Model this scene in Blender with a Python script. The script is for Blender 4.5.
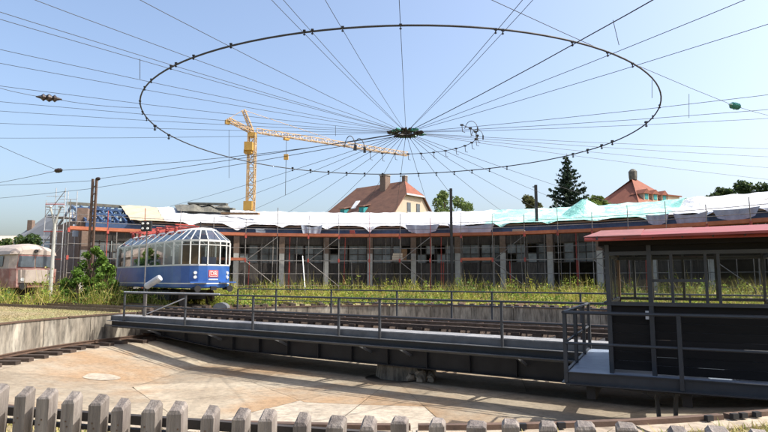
import bpy, math, random
import numpy as np
from mathutils import Vector, Matrix
random.seed(7); rng = np.random.default_rng(7)
for o in list(bpy.data.objects): bpy.data.objects.remove(o)
SC = bpy.context.scene
COL = SC.collection
R = math.radians

# ------------------------------------------------------------------ camera
F, PIT, EYE = 566.5, 0.1103, 1.5          # focal length and pitch for a 768 px wide picture
cam = bpy.data.cameras.new('camera'); cam_ob = bpy.data.objects.new('camera', cam); COL.objects.link(cam_ob)
cam.sensor_width = 36; cam.lens = 36 * F / 768; cam.clip_end = 3000; cam.clip_start = 0.05
cam_ob.location = (0, 0, EYE); cam_ob.rotation_euler = (R(90) + PIT, 0, 0)
SC.camera = cam_ob

# ------------------------------------------------------------------ sky and sun
SUN_AZ, SUN_EL = R(96), R(51)             # to the right of the view, high
w = bpy.data.worlds.new('World'); SC.world = w; w.use_nodes = True
nt = w.node_tree; bg = nt.nodes['Background']
sky = nt.nodes.new('ShaderNodeTexSky'); sky.sky_type = 'NISHITA'; sky.sun_disc = False
sky.sun_elevation = SUN_EL; sky.sun_rotation = SUN_AZ
sky.air_density = 1.0; sky.dust_density = 4.6; sky.ozone_density = 1.7; sky.altitude = 0
nt.links.new(sky.outputs[0], bg.inputs[0]); bg.inputs[1].default_value = 0.15
sl = bpy.data.lights.new('sun', 'SUN'); sl.energy = 3.6; sl.angle = R(0.55); sl.color = (1, .95, .87)
so = bpy.data.objects.new('sun', sl); COL.objects.link(so); so.location = (30, 0, 40)
sd = Vector((math.sin(SUN_AZ) * math.cos(SUN_EL), math.cos(SUN_AZ) * math.cos(SUN_EL), math.sin(SUN_EL)))
so.rotation_euler = sd.to_track_quat('Z', 'Y').to_euler()
SC.view_settings.view_transform = 'Standard'; SC.view_settings.look = 'None'
SC.view_settings.exposure = 0.95; SC.view_settings.gamma = 1

# ------------------------------------------------------------------ pixel helpers (768 x 432 photograph)
def ray(x, y):
    u = (x - 384) / F; v = -(y - 216) / F; c, s = math.cos(PIT), math.sin(PIT)
    return Vector((u, c - s * v, s + c * v))
def gp(x, y, z):                          # point at height z
    r = ray(x, y); return r * ((z - EYE) / r.z) + Vector((0, 0, EYE))
def dp(x, y, Y):                          # point at distance Y
    r = ray(x, y); return r * (Y / r.y) + Vector((0, 0, EYE))

# ------------------------------------------------------------------ materials
MATS = {}
def mat(name, c1, c2=None, rough=.75, metal=0., scale=2., var=.18, rnd=.12, bump=0., bscale=30., spec=.4, c3=None, s3=.3, stretch=None, t3=(.48, .62), dirt=0., bd=.02):
    if name in MATS: return MATS[name]
    m = bpy.data.materials.new(name); m.use_nodes = True; MATS[name] = m
    nt = m.node_tree; N = nt.nodes; L = nt.links; b = N['Principled BSDF']
    b.inputs['Roughness'].default_value = rough; b.inputs['Metallic'].default_value = metal
    b.inputs['Specular IOR Level'].default_value = spec
    if c2 is None: c2 = tuple(c * (1 - 2 * var) for c in c1); c1 = tuple(min(1, c * (1 + var)) for c in c1)
    geo = N.new('ShaderNodeNewGeometry'); pos = geo.outputs['Position']
    if stretch:
        mp = N.new('ShaderNodeMapping'); mp.inputs['Scale'].default_value = stretch
        L.new(pos, mp.inputs['Vector']); pos = mp.outputs[0]
    def noise(s, d=6):
        n = N.new('ShaderNodeTexNoise'); n.inputs['Scale'].default_value = s; n.inputs['Detail'].default_value = d
        n.inputs['Roughness'].default_value = .65; L.new(pos, n.inputs['Vector']); return n.outputs['Fac']
    def ramp(f, a, bb):
        r = N.new('ShaderNodeMapRange'); r.inputs['From Min'].default_value = a; r.inputs['From Max'].default_value = bb
        L.new(f, r.inputs['Value']); return r.outputs[0]
    def mix(f, a, bb):
        x = N.new('ShaderNodeMix'); x.data_type = 'RGBA'; L.new(f, x.inputs['Factor'])
        for s, v in ((6, a), (7, bb)):
            if isinstance(v, tuple): x.inputs[s].default_value = (*v, 1)
            else: L.new(v, x.inputs[s])
        return x.outputs[2]
    col = mix(ramp(noise(scale), .3, .7), c2, c1)
    if c3 is not None: col = mix(ramp(noise(s3, 8), *t3), col, c3)
    if dirt:                               # fine blotches and specks of grime
        sp_n = mix(ramp(noise(7., 10), .42, .66), (1., 1., 1.), (1 - dirt, 1 - dirt, 1 - dirt))
        mu = N.new('ShaderNodeMix'); mu.data_type = 'RGBA'; mu.blend_type = 'MULTIPLY'; mu.inputs['Factor'].default_value = 1
        L.new(col, mu.inputs[6]); L.new(sp_n, mu.inputs[7]); col = mu.outputs[2]
    if rnd:
        oi = N.new('ShaderNodeObjectInfo'); mr = N.new('ShaderNodeMapRange')
        mr.inputs['To Min'].default_value = 1 - rnd; mr.inputs['To Max'].default_value = 1 + rnd
        L.new(oi.outputs['Random'], mr.inputs['Value'])
        hs = N.new('ShaderNodeHueSaturation'); L.new(mr.outputs[0], hs.inputs['Value']); L.new(col, hs.inputs['Color']); col = hs.outputs[0]
    L.new(col, b.inputs['Base Color'])
    if bump:
        bn = N.new('ShaderNodeBump'); bn.inputs['Strength'].default_value = bump; bn.inputs['Distance'].default_value = bd
        L.new(noise(bscale, 5), bn.inputs['Height']); L.new(bn.outputs[0], b.inputs['Normal'])
    return m
def glass(name, tint, refl=.12, clear=.9):
    m = bpy.data.materials.new(name); m.use_nodes = True; MATS[name] = m
    N = m.node_tree.nodes; L = m.node_tree.links; N.remove(N['Principled BSDF'])
    t = N.new('ShaderNodeBsdfTransparent'); t.inputs[0].default_value = (*[c * clear for c in tint], 1)
    g = N.new('ShaderNodeBsdfGlossy'); g.inputs['Roughness'].default_value = .04
    fr = N.new('ShaderNodeFresnel'); fr.inputs[0].default_value = 1.18 if refl > .05 else 1.2
    ad = N.new('ShaderNodeMath'); ad.operation = 'MULTIPLY_ADD'; ad.inputs[1].default_value = .4; ad.inputs[2].default_value = refl; L.new(fr.outputs[0], ad.inputs[0])
    x = N.new('ShaderNodeMixShader'); L.new(ad.outputs[0], x.inputs[0]); L.new(t.outputs[0], x.inputs[1]); L.new(g.outputs[0], x.inputs[2])
    L.new(x.outputs[0], N['Material Output'].inputs[0]); return m
def leafmat(name, rough=.6):
    m = bpy.data.materials.new(name); m.use_nodes = True; MATS[name] = m
    N = m.node_tree.nodes; L = m.node_tree.links; b = N['Principled BSDF']; b.inputs['Roughness'].default_value = rough
    b.inputs['Specular IOR Level'].default_value = .25
    a = N.new('ShaderNodeAttribute'); a.attribute_name = 'leaf'; L.new(a.outputs['Color'], b.inputs['Base Color'])
    t = N.new('ShaderNodeBsdfTranslucent'); L.new(a.outputs['Color'], t.inputs[0])
    x = N.new('ShaderNodeMixShader'); x.inputs[0].default_value = .35
    L.new(b.outputs[0], x.inputs[1]); L.new(t.outputs[0], x.inputs[2]); L.new(x.outputs[0], N['Material Output'].inputs[0]); return m
LEAF = leafmat('leaf')
m_ground = mat('dry_ground', (.34, .27, .15), (.20, .16, .09), rough=.95, scale=.35, rnd=0, c3=(.17, .19, .06), s3=.12, bump=.5, bscale=14)
m_slab = mat('pit_concrete', (.37, .32, .24), (.23, .185, .13), rough=.92, scale=.5, rnd=.14, c3=(.285, .19, .108), s3=.13, bump=.5, bscale=16, t3=(.47, .58), dirt=.28)
m_slab2 = mat('pit_concrete_pale', (.46, .41, .33), (.31, .26, .195), rough=.9, scale=.8, rnd=.05, bump=.3, bscale=25, dirt=.35)
m_joint = mat('dirty_joint', (.14, .11, .08), rough=.95, rnd=0)
m_wallc = mat('pit_wall_concrete', (.32, .28, .22), (.10, .09, .075), rough=.92, scale=1.5, rnd=.10, stretch=(1, 1, .22), c3=(.36, .33, .27), s3=.8, bump=.4, bscale=18, dirt=.6)
m_cope = mat('coping_concrete', (.40, .34, .26), (.25, .20, .15), rough=.92, scale=2, bump=.3, rnd=.08, dirt=.4)
m_rust = mat('rusty_steel', (.125, .075, .05), (.055, .036, .026), rough=.75, scale=5, bump=.2, bscale=40)
m_rail = mat('rail_steel', (.20, .14, .10), (.09, .06, .045), rough=.45, metal=.5, scale=6)
m_sleeper = mat('tarred_sleeper', (.085, .06, .045), (.03, .022, .018), rough=.85, scale=8, rnd=.35, bump=.4, bscale=30, stretch=(1, 1, 3))
m_pick = mat('weathered_wood', (.30, .265, .235), (.13, .11, .095), rough=.9, scale=16, rnd=.16, bump=.7, bscale=60, stretch=(1, 1, .12), c3=(.13, .11, .10), s3=9)
m_batten = mat('dark_batten', (.035, .03, .028), rough=.8, scale=10)
m_iron = mat('dark_grey_paint', (.036, .039, .044), (.022, .024, .027), rough=.5, scale=3, rnd=.12, spec=.5)
m_iron2 = mat('grey_paint', (.12, .125, .13), (.07, .073, .076), rough=.55, scale=3, rnd=.1)
m_girder = mat('black_girder_paint', (.026, .027, .029), (.014, .014, .015), rough=.6, scale=2)
m_plate = mat('walkway_plate', (.27, .27, .27), (.15, .15, .15), rough=.6, scale=4, rnd=.1)
m_deckblue = mat('platform_plate', (.22, .27, .34), (.15, .18, .23), rough=.5, scale=4)
m_rope = mat('wire_dark', (.035, .037, .042), rough=.6, rnd=0)
m_galv = mat('galvanised', (.50, .51, .52), (.36, .37, .38), rough=.5, metal=.3, scale=6, rnd=.1)
m_white = mat('white_paint', (.78, .78, .76), (.66, .66, .64), rough=.5, scale=3, rnd=.04)
m_black = mat('black', (.012, .012, .013), rough=.6)
m_cabwood = mat('black_stained_boards', (.011, .0095, .009), (.005, .0045, .0045), rough=.65, spec=.2, scale=6, rnd=.3, stretch=(.3, .3, 2))
m_redroof = mat('red_sheet_roof', (.31, .11, .095), (.20, .07, .062), rough=.62, scale=1.6, rnd=.08, dirt=.35, bump=.3, bscale=9)
m_redtrim = mat('red_trim', (.30, .06, .05), rough=.5)
m_pane = glass('clear_pane', (.97, .98, .98), .01, .97)
m_tpane = glass('train_pane', (.60, .66, .68), .06, .72)
m_blue = mat('blue_train_paint', (.025, .10, .34), (.017, .07, .25), rough=.32, c3=(.04, .115, .31), s3=1.1, scale=1.5, rnd=.03, spec=.6)
m_navy = mat('navy_fabric', (.035, .075, .17), (.02, .04, .10), rough=.6, scale=2, rnd=.25)
m_tpw = mat('cream_white_paint', (.60, .60, .57), (.50, .50, .47), rough=.45, rnd=.03)
m_brown = mat('brown_interior', (.20, .11, .045), (.11, .06, .03), rough=.7)
m_redins = mat('red_oxide', (.33, .045, .035), (.20, .03, .025), rough=.55, scale=8, rnd=.2)
m_logo = mat('logo_red', (.60, .06, .06), rough=.5, rnd=0)
m_pink = mat('faded_red_paint', (.24, .095, .08), (.17, .07, .06), rough=.6, scale=2, rnd=.03, c3=(.34, .22, .19), s3=1.2)
m_cream = mat('faded_cream_paint', (.40, .34, .29), (.29, .24, .205), rough=.55, scale=2, rnd=.03)
m_concrete = mat('facade_concrete', (.46, .45, .42), (.30, .29, .27), rough=.9, scale=1.5, rnd=.12)
m_door = mat('dark_door_wood', (.075, .064, .055), (.026, .022, .02), rough=.8, scale=3, rnd=.35, stretch=(3, 3, .4))
m_dpane = mat('dusty_pane', (.16, .175, .18), (.06, .068, .07), rough=.25, scale=1.5, rnd=.55)
m_orange = mat('orange_board', (.42, .135, .065), (.26, .08, .04), rough=.7, scale=1.5, rnd=.18)
m_tube = mat('scaffold_tube', (.24, .225, .21), (.11, .095, .085), rough=.6, metal=.2, scale=5, rnd=.25)
m_redtube = mat('red_tube', (.34, .06, .045), rough=.6, rnd=.25)
m_tarpw = mat('white_tarp', (.64, .655, .67), (.46, .48, .51), rough=.65, scale=1.3, rnd=0, bump=.9, bscale=1.6, bd=.22, dirt=.12)
m_tarpg = mat('mint_tarp', (.30, .62, .53), (.22, .53, .45), rough=.5, scale=1.2, rnd=0, bump=.9, bscale=1.6, bd=.22, c3=(.58, .78, .73), s3=.6, dirt=.12)
m_tarpb = mat('grey_blue_tarp', (.33, .385, .45), (.20, .24, .30), rough=.55, scale=1.5, rnd=.08, bump=.3, bscale=4)
m_tarpt = mat('tan_sheeting', (.42, .36, .25), (.33, .28, .20), rough=.85, scale=2, rnd=0, bump=.3, bscale=5)
m_tarpd = mat('olive_grey_sheet', (.15, .145, .12), (.07, .068, .055), rough=.8, scale=3)
m_bluest = mat('blue_steel', (.045, .095, .20), (.022, .045, .10), rough=.5, scale=3, rnd=.25)
m_deck = mat('roof_boarding', (.22, .20, .17), rough=.9)
m_yellow = mat('crane_yellow', (.52, .31, .07), (.42, .25, .06), rough=.5, scale=1, rnd=.05)
m_yellow2 = mat('crane_pale', (.50, .35, .19), (.42, .29, .16), rough=.55, scale=1, rnd=.05)
m_tiles = mat('brown_tiles', (.19, .095, .062), (.115, .06, .042), rough=.85, scale=1.1, rnd=.05, stretch=(1, 1, 2.5), bump=.5, bscale=6)
m_tiles2 = mat('orange_tiles', (.25, .085, .05), (.17, .058, .036), rough=.85, scale=1.1, rnd=.05, bump=.5, bscale=6)
m_plaster = mat('cream_plaster', (.50, .41, .31), (.43, .35, .26), rough=.9, scale=.6, rnd=.03)
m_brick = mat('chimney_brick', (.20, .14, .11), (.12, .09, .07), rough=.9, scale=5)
m_teal = mat('teal_shutter', (.03, .26, .27), rough=.6)
m_wpane = mat('house_pane', (.10, .12, .14), (.06, .07, .08), rough=.15)
m_stub = mat('grey_shed_roof', (.23, .235, .245), (.17, .175, .18), rough=.7, scale=.8)
m_bark = mat('bark', (.12, .085, .06), (.06, .045, .03), rough=.95, scale=6, bump=.5)
m_post = mat('post_concrete', (.42, .42, .38), (.30, .30, .27), rough=.9, scale=4)
m_insul = mat('green_insulator', (.03, .19, .15), rough=.2)
m_insbrown = mat('brown_insulator', (.03, .02, .018), rough=.3)
m_lens = mat('signal_lens', (.75, .75, .70), rough=.2)

# ------------------------------------------------------------------ builders
W = {}
def link(o, parent=None, Mw=None):
    COL.objects.link(o); Mw = Mw if Mw is not None else Matrix.Identity(4)
    if parent is not None:
        o.parent = parent; o.matrix_basis = W[parent.name].inverted() @ Mw
    else: o.matrix_basis = Mw
    W[o.name] = Mw; return o
def tag(o, label=None, cat=None, group=None, kind=None):
    for k, v in (('label', label), ('category', cat), ('group', group), ('kind', kind)):
        if v: o[k] = v
    return o
def thing(name, loc, label, cat, group=None):
    return tag(link(bpy.data.objects.new(name, None), None, Matrix.Translation(Vector(loc))), label, cat, group)
class MB:
    def __init__(s): s.v = []; s.f = []
    def add(s, vs, fs):
        n = len(s.v); s.v += [tuple(v) for v in vs]; s.f += [tuple(i + n for i in f) for f in fs]
    def poly(s, *vs): s.add(vs, [tuple(range(len(vs)))])
    def prism(s, base, d):                # base polygon swept by vector d
        n = len(base); d = Vector(d); b = [Vector(p) for p in base]
        fs = [tuple(range(n - 1, -1, -1)), tuple(range(n, 2 * n))] + [(i, (i + 1) % n, n + (i + 1) % n, n + i) for i in range(n)]
        s.add(b + [p + d for p in b], fs)
    def bar(s, p, q, w, h=None, up=(0, 0, 1)):
        h = h or w; p = Vector(p); q = Vector(q); d = (q - p).normalized(); up = Vector(up)
        if abs(d.dot(up)) > .98: up = Vector((1, 0, 0))
        x = d.cross(up).normalized(); y = x.cross(d)
        s.prism([p + x * (a * w / 2) + y * (b * h / 2) for a, b in ((-1, -1), (1, -1), (1, 1), (-1, 1))], q - p)
    def box(s, c, sz, rz=0):
        c = Vector(c); cx, sx = math.cos(rz), math.sin(rz)
        ax = Vector((cx, sx, 0)) * sz[0] / 2; ay = Vector((-sx, cx, 0)) * sz[1] / 2; az = Vector((0, 0, sz[2] / 2))
        s.prism([c + ax * a + ay * b - az for a, b in ((-1, -1), (1, -1), (1, 1), (-1, 1))], az * 2)
    def tube(s, pts, r, n=6, closed=False):
        pts = [Vector(p) for p in pts]; m = len(pts); rs = r if isinstance(r, (list, tuple)) else [r] * m
        vs = []
        for i, p in enumerate(pts):
            a = pts[(i - 1) % m] if (closed or i > 0) else p; b = pts[(i + 1) % m] if (closed or i < m - 1) else p
            d = (b - a).normalized(); up = Vector((0, 0, 1)) if abs(d.z) < .95 else Vector((1, 0, 0))
            x = d.cross(up).normalized(); y = x.cross(d)
            vs += [p + (x * math.cos(t) + y * math.sin(t)) * rs[i] for t in (2 * math.pi * k / n for k in range(n))]
        fs = []
        for i in range(m if closed else m - 1):
            j = (i + 1) % m
            fs += [(i * n + k, i * n + (k + 1) % n, j * n + (k + 1) % n, j * n + k) for k in range(n)]
        if not closed: fs += [tuple(range(n - 1, -1, -1)), tuple(range((m - 1) * n, m * n))]
        s.add(vs, fs)
    def lathe(s, base, prof, n=12):       # prof: (radius, z) pairs
        base = Vector(base); vs = [base + Vector((r * math.cos(2 * math.pi * k / n), r * math.sin(2 * math.pi * k / n), z)) for r, z in prof for k in range(n)]
        fs = [(i * n + k, i * n + (k + 1) % n, (i + 1) * n + (k + 1) % n, (i + 1) * n + k) for i in range(len(prof) - 1) for k in range(n)]
        fs += [tuple(range(n - 1, -1, -1)), tuple(range((len(prof) - 1) * n, len(prof) * n))]
        s.add(vs, fs)
    def build(s, name, m, parent=None, smooth=False, loc=None):
        """one mesh object; vertices are given in world space"""
        off = Vector(loc) if loc is not None else (W[parent.name].translation if parent is not None else Vector((0, 0, 0)))
        me = bpy.data.meshes.new(name); me.from_pydata([tuple(Vector(v) - off) for v in s.v], [], s.f); me.update()
        me.materials.append(m)
        if smooth: me.shade_smooth()
        return link(bpy.data.objects.new(name, me), parent, Matrix.Translation(off))
UNIT = {}
def unit(kind, m):
    k = (kind, m.name)
    if k not in UNIT:
        b = MB()
        if kind == 'box': b.box((0, 0, 0), (1, 1, 1))
        else: b.tube([(0, 0, -.5), (0, 0, .5)], 1, 7)
        me = bpy.data.meshes.new(kind + '_' + m.name); me.from_pydata(b.v, [], b.f); me.materials.append(m); me.update()
        UNIT[k] = me
    return UNIT[k]
def bar(name, m, parent, p, q, wd, h=None, up=(0, 0, 1)):
    h = h or wd; p = Vector(p); q = Vector(q); d = (q - p); ln = d.length; d = d / ln; up = Vector(up)
    if abs(d.dot(up)) > .98: up = Vector((1, 0, 0))
    x = d.cross(up).normalized(); y = x.cross(d)
    Mx = Matrix(((x.x * wd, y.x * h, -d.x * ln, 0), (x.y * wd, y.y * h, -d.y * ln, 0), (x.z * wd, y.z * h, -d.z * ln, 0), (0, 0, 0, 1)))
    return link(bpy.data.objects.new(name, unit('box', m)), parent, Matrix.Translation((p + q) / 2) @ Mx)
def rod(name, m, parent, p, q, r):
    p = Vector(p); q = Vector(q); d = q - p; ln = d.length
    rot = d.to_track_quat('Z', 'Y').to_matrix().to_4x4()
    return link(bpy.data.objects.new(name, unit('rod', m)), parent, Matrix.Translation((p + q) / 2) @ rot @ Matrix.Diagonal((r, r, ln, 1)))
def block(name, m, parent, c, sz, rz=0):
    return link(bpy.data.objects.new(name, unit('box', m)), parent, Matrix.Translation(Vector(c)) @ Matrix.Rotation(rz, 4, 'Z') @ Matrix.Diagonal((*sz, 1)))
def leafmesh(name, quads, cols, m, parent=None, loc=None):
    """quads: (n, 4, 3) array in world space, cols: (n, 3)"""
    n = len(quads); off = np.array(W[parent.name].translation if parent is not None else (loc or (0, 0, 0)))
    v = (quads - off).reshape(-1, 3).astype(np.float32)
    me = bpy.data.meshes.new(name); me.vertices.add(4 * n); me.vertices.foreach_set('co', v.ravel())
    me.loops.add(4 * n); me.loops.foreach_set('vertex_index', np.arange(4 * n, dtype=np.int32))
    me.polygons.add(n); me.polygons.foreach_set('loop_start', np.arange(0, 4 * n, 4, dtype=np.int32))
    me.update(calc_edges=True)
    at = me.color_attributes.new('leaf', 'FLOAT_COLOR', 'POINT')
    c = np.ones((n, 4, 4), np.float32); c[:, :, :3] = cols[:, None, :]; at.data.foreach_set('color', c.ravel())
    me.materials.append(m)
    return link(bpy.data.objects.new(name, me), parent, Matrix.Translation(Vector(off)))
def rand_quads(ctr, size, flat=0.):
    n = len(ctr); a = rng.normal(size=(n, 3)); a[:, 2] *= (1 - flat); a /= np.linalg.norm(a, axis=1)[:, None]
    b = rng.normal(size=(n, 3)); b -= (b * a).sum(1)[:, None] * a; b /= np.linalg.norm(b, axis=1)[:, None]
    s = (size * (.6 + .8 * rng.random(n)))[:, None]; a = a * s; b = b * s * .55
    return np.stack([ctr - a, ctr + b, ctr + a, ctr - b], 1)

# ------------------------------------------------------------------ the setting: ground and turntable pit
C = Vector((.74, 19.2, 0)); PC = Vector((.3, 18.6, 0)); RT = 12.8
AZ = R(147.3); E3 = Vector((math.cos(AZ), math.sin(AZ), 0)); N3 = Vector((-math.sin(AZ), math.cos(AZ), 0))
if N3.y > 0: N3 = -N3
def B(a, s, z): return C + E3 * a + N3 * s + Vector((0, 0, z))      # bridge frame: along, towards the viewer, up
def pol(phi, r, z): return PC + Vector((math.sin(phi) * r, math.cos(phi) * r, z))
NS = 144
g = MB(); rr = [RT + .02, 13.3, 15, 18, 22, 28, 36, 50, 80, 150, 400, 1500]
for r in rr:
    for k in range(NS):
        p = pol(2 * math.pi * k / NS, r, 0)
        z = 0 if r < 13.4 else .05 * math.sin(p.x * .7) * math.sin(p.y * .53 + 1)
        g.v.append((p.x, p.y, z - .012))
for i in range(len(rr) - 1):
    for k in range(NS): g.f.append((i * NS + k, i * NS + (k + 1) % NS, (i + 1) * NS + (k + 1) % NS, (i + 1) * NS + k))
gr = tag(g.build('ground', m_ground, smooth=True), kind='structure')
# coping ring of concrete, in segments
cope = tag(MB.build(MB(), 'pit_coping', m_cope), kind='structure')
for k in range(36):
    a0, a1 = 2 * math.pi * k / 36 + .002, 2 * math.pi * (k + 1) / 36 - .002
    b = MB(); n = 5
    for j in range(n + 1):
        t = a0 + (a1 - a0) * j / n
        b.v += [tuple(pol(t, RT + .03, -.1)), tuple(pol(t, RT + .03, .02)), tuple(pol(t, RT + .33, .015)), tuple(pol(t, RT + .33, -.1))]
    for j in range(n):
        for q in range(3): b.f.append((4 * j + q, 4 * j + 4 + q, 4 * j + 5 + q, 4 * j + 1 + q))
    b.f += [(0, 1, 2, 3), (4 * n + 3, 4 * n + 2, 4 * n + 1, 4 * n)]
    b.build('coping_slab', m_cope, cope)
# pit wall in cast panels
wall = tag(MB.build(MB(), 'pit_wall', m_wallc), kind='structure')
for k in range(36):
    a0, a1 = 2 * math.pi * k / 36 + .0012, 2 * math.pi * (k + 1) / 36 - .0012
    b = MB(); n = 5
    for j in range(n + 1):
        t = a0 + (a1 - a0) * j / n
        b.v += [tuple(pol(t, RT, -1.25)), tuple(pol(t, RT, .01)), tuple(pol(t, RT + .3, .0)), tuple(pol(t, RT + .3, -1.25))]
    for j in range(n):
        for q in range(3): b.f.append((4 * j + q, 4 * j + 4 + q, 4 * j + 5 + q, 4 * j + 1 + q))
    b.f += [(0, 1, 2, 3), (4 * n + 3, 4 * n + 2, 4 * n + 1, 4 * n)]
    b.build('wall_panel', m_wallc, wall)
# pit floor: dark bed below, slabs with open joints on it
def octr(phi, r):
    s = math.pi / 4; t = (phi + R(13) + math.pi * 2) % s - s / 2
    return r / math.cos(t)
RIN, ROUT, ZIN, ZOUT = 7.2, 11.6, -1.62, -1.13
def floorz(phi, r):
    ri = octr(phi, RIN)
    if r <= ri: return ZIN - .04 * (1 - r / ri)
    if r >= ROUT: return ZOUT
    return ZIN + (ZOUT - ZIN) * (r - ri) / (ROUT - ri)
pf = MB(); rs = [0.01, 2, 4, 6, 7, 7.4, 7.8, 8.5, 9.5, 11.6, 12.85]
for r in rs:
    for k in range(96):
        t = 2 * math.pi * k / 96; p = pol(t, r, floorz(t, r) - .035); pf.v.append(tuple(p))
for i in range(len(rs) - 1):
    for k in range(96): pf.f.append((i * 96 + k, i * 96 + (k + 1) % 96, (i + 1) * 96 + (k + 1) % 96, (i + 1) * 96 + k))
floor = tag(pf.build('pit_floor', m_joint), kind='structure')
def slab(a0, a1, f0, f1, gap, mm, nr=4, na=7):
    b = MB()
    for j in range(na + 1):
        t = a0 + (a1 - a0) * j / na
        r0, r1 = f0(t) + gap, f1(t) - gap
        dt0 = gap / max(r0, .5) * (1 if j == 0 else -1 if j == na else 0)
        for i in range(nr + 1):
            r = r0 + (r1 - r0) * i / nr
            p = pol(t + gap / max(r, .5) * (1 if j == 0 else -1 if j == na else 0), r, 0)
            z = floorz(t, r) + .006 * math.sin(3.1 * p.x) * math.sin(2.3 * p.y)
            b.v.append((p.x, p.y, z))
    for j in range(na):
        for i in range(nr): q = j * (nr + 1) + i; b.f.append((q, q + nr + 1, q + nr + 2, q + 1))
    return b.build('floor_slab', mm, floor)
for k in range(8):
    a0 = k * math.pi / 4 + R(13)
    for h in range(2):
        b0 = a0 + h * math.pi / 8
        slab(b0, b0 + math.pi / 8, lambda t: .9, lambda t: octr(t, RIN * .56), .006, m_slab)
        slab(b0, b0 + math.pi / 8, lambda t: octr(t, RIN * .56), lambda t: octr(t, RIN), .009, m_slab2 if (k, h) in ((3, 1), (4, 0)) else m_slab)
        slab(b0, b0 + math.pi / 8, lambda t: octr(t, RIN), lambda t: ROUT, .006, m_slab, na=6)
slabs_out = [slab(k * math.pi / 12, (k + 1) * math.pi / 12, lambda t: ROUT, lambda t: RT - .0, .006, m_cope, nr=1, na=6) for k in range(24)]
# pale new concrete patch, flat on the slope
pt = MB(); pc = gp(101, 374, -1.36); n = 30
pts = [(pc.x + .5 * math.cos(t) * (1 + .12 * math.sin(3 * t + 1)), pc.y + .5 * math.sin(t) * (1 + .1 * math.cos(2 * t))) for t in (2 * math.pi * i / n for i in range(n))]
def fz(x, y):
    d = Vector((x, y, 0)) - PC; return floorz(math.atan2(d.x, d.y), d.length)
pt.v = [(x, y, fz(x, y) + .012) for x, y in pts] + [(pc.x, pc.y, fz(pc.x, pc.y) + .014)]; pt.f = [(i, (i + 1) % n, n) for i in range(n)]
pt.build('mortar_patch', m_slab2, floor)

# ring rail on its sleepers at the foot of the wall
rrt = thing('ring_rail', PC + Vector((0, 0, -1.13)), 'rusty circular rail on dark sleepers at the foot of the pit wall', 'rail')
b = MB(); n = 144
for (r0, r1, z0, z1) in ((12.40, 12.53, -1.02, -.995), (12.45, 12.48, -.995, -.93), (12.425, 12.505, -.93, -.90)):
    o = len(b.v)
    for k in range(n):
        t = 2 * math.pi * k / n; b.v += [tuple(pol(t, r0, z0)), tuple(pol(t, r1, z0)), tuple(pol(t, r1, z1)), tuple(pol(t, r0, z1))]
    for k in range(n):
        for q in range(4): b.f.append((o + 4 * k + q, o + 4 * ((k + 1) % n) + q, o + 4 * ((k + 1) % n) + (q + 1) % 4, o + 4 * k + (q + 1) % 4))
b.build('rail', m_rust, rrt)
for k in range(104):
    t = 2 * math.pi * k / 104 + random.uniform(-.008, .008); r1 = 11.62 + random.uniform(-.22, .22)
    bar('sleeper', m_sleeper, rrt, pol(t, r1, -1.09), pol(t, 12.74, -1.09 + random.uniform(-.01, .01)), .27 + random.uniform(-.04, .04), .15)
# steel edge on the rim with joints
edge = thing('rim_edge', PC, 'rusty steel edge rail with bolted joints along the top of the pit wall', 'edge rail')
for k in range(24):
    a0, a1 = 2 * math.pi * k / 24 + .003, 2 * math.pi * (k + 1) / 24 - .003; b = MB(); n = 6
    for j in range(n + 1):
        t = a0 + (a1 - a0) * j / n
        b.v += [tuple(pol(t, RT - .035, .012)), tuple(pol(t, RT - .035, .07)), tuple(pol(t, RT + .05, .07)), tuple(pol(t, RT + .05, .012))]
    for j in range(n):
        for q in range(4): b.f.append((4 * j + q, 4 * j + 4 + q, 4 * j + 4 + (q + 1) % 4, 4 * j + (q + 1) % 4))
    b.f += [(0, 1, 2, 3), (4 * n + 3, 4 * n + 2, 4 * n + 1, 4 * n)]
    b.build('edge_segment', m_rust, edge)
for px in (664, 684, 691, 702, 749, 757, 765, 540, 505):
    q = gp(px, 418 - max(0, px - 590) * .11, 0); d = (q - PC).normalized(); t = math.atan2(d.x, d.y)
    block('joint_plate', m_black, edge, pol(t, RT + .085, .06), (.075, .05, .055), -t)
# rail-end blocks round the far rim
blk = thing('rail_stop_blocks', pol(0, 13, 0), 'row of dark timber blocks along the far rim of the pit below the weeds', 'timber blocks')
k = -56.
while k < 52:
    t = R(k); ln = random.uniform(.35, .6)
    bar('timber_block', m_sleeper if random.random() < .75 else m_rust, blk, pol(t, 13.0, .085), pol(t, 13.0 + ln, .085), random.uniform(.18, .3), random.uniform(.12, .17)); k += random.uniform(1.7, 2.9)
# stub tracks fanning out from the far rim
TRK = [R(-57.3 + 6.4 * i) for i in range(17)]
for ph in TRK:
    t = thing('stub_track', pol(ph, 13, 0), 'rusty stub track fanning out from the far pit rim through the weeds', 'track', 'stub tracks')
    d = Vector((math.cos(ph), -math.sin(ph), 0)) * .75
    for s in (-1, 1):
        bar('rail', m_rail, t, pol(ph, 13.7, .09) + d * s, pol(ph, 29.5, .09) + d * s, .07, .14)

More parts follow.
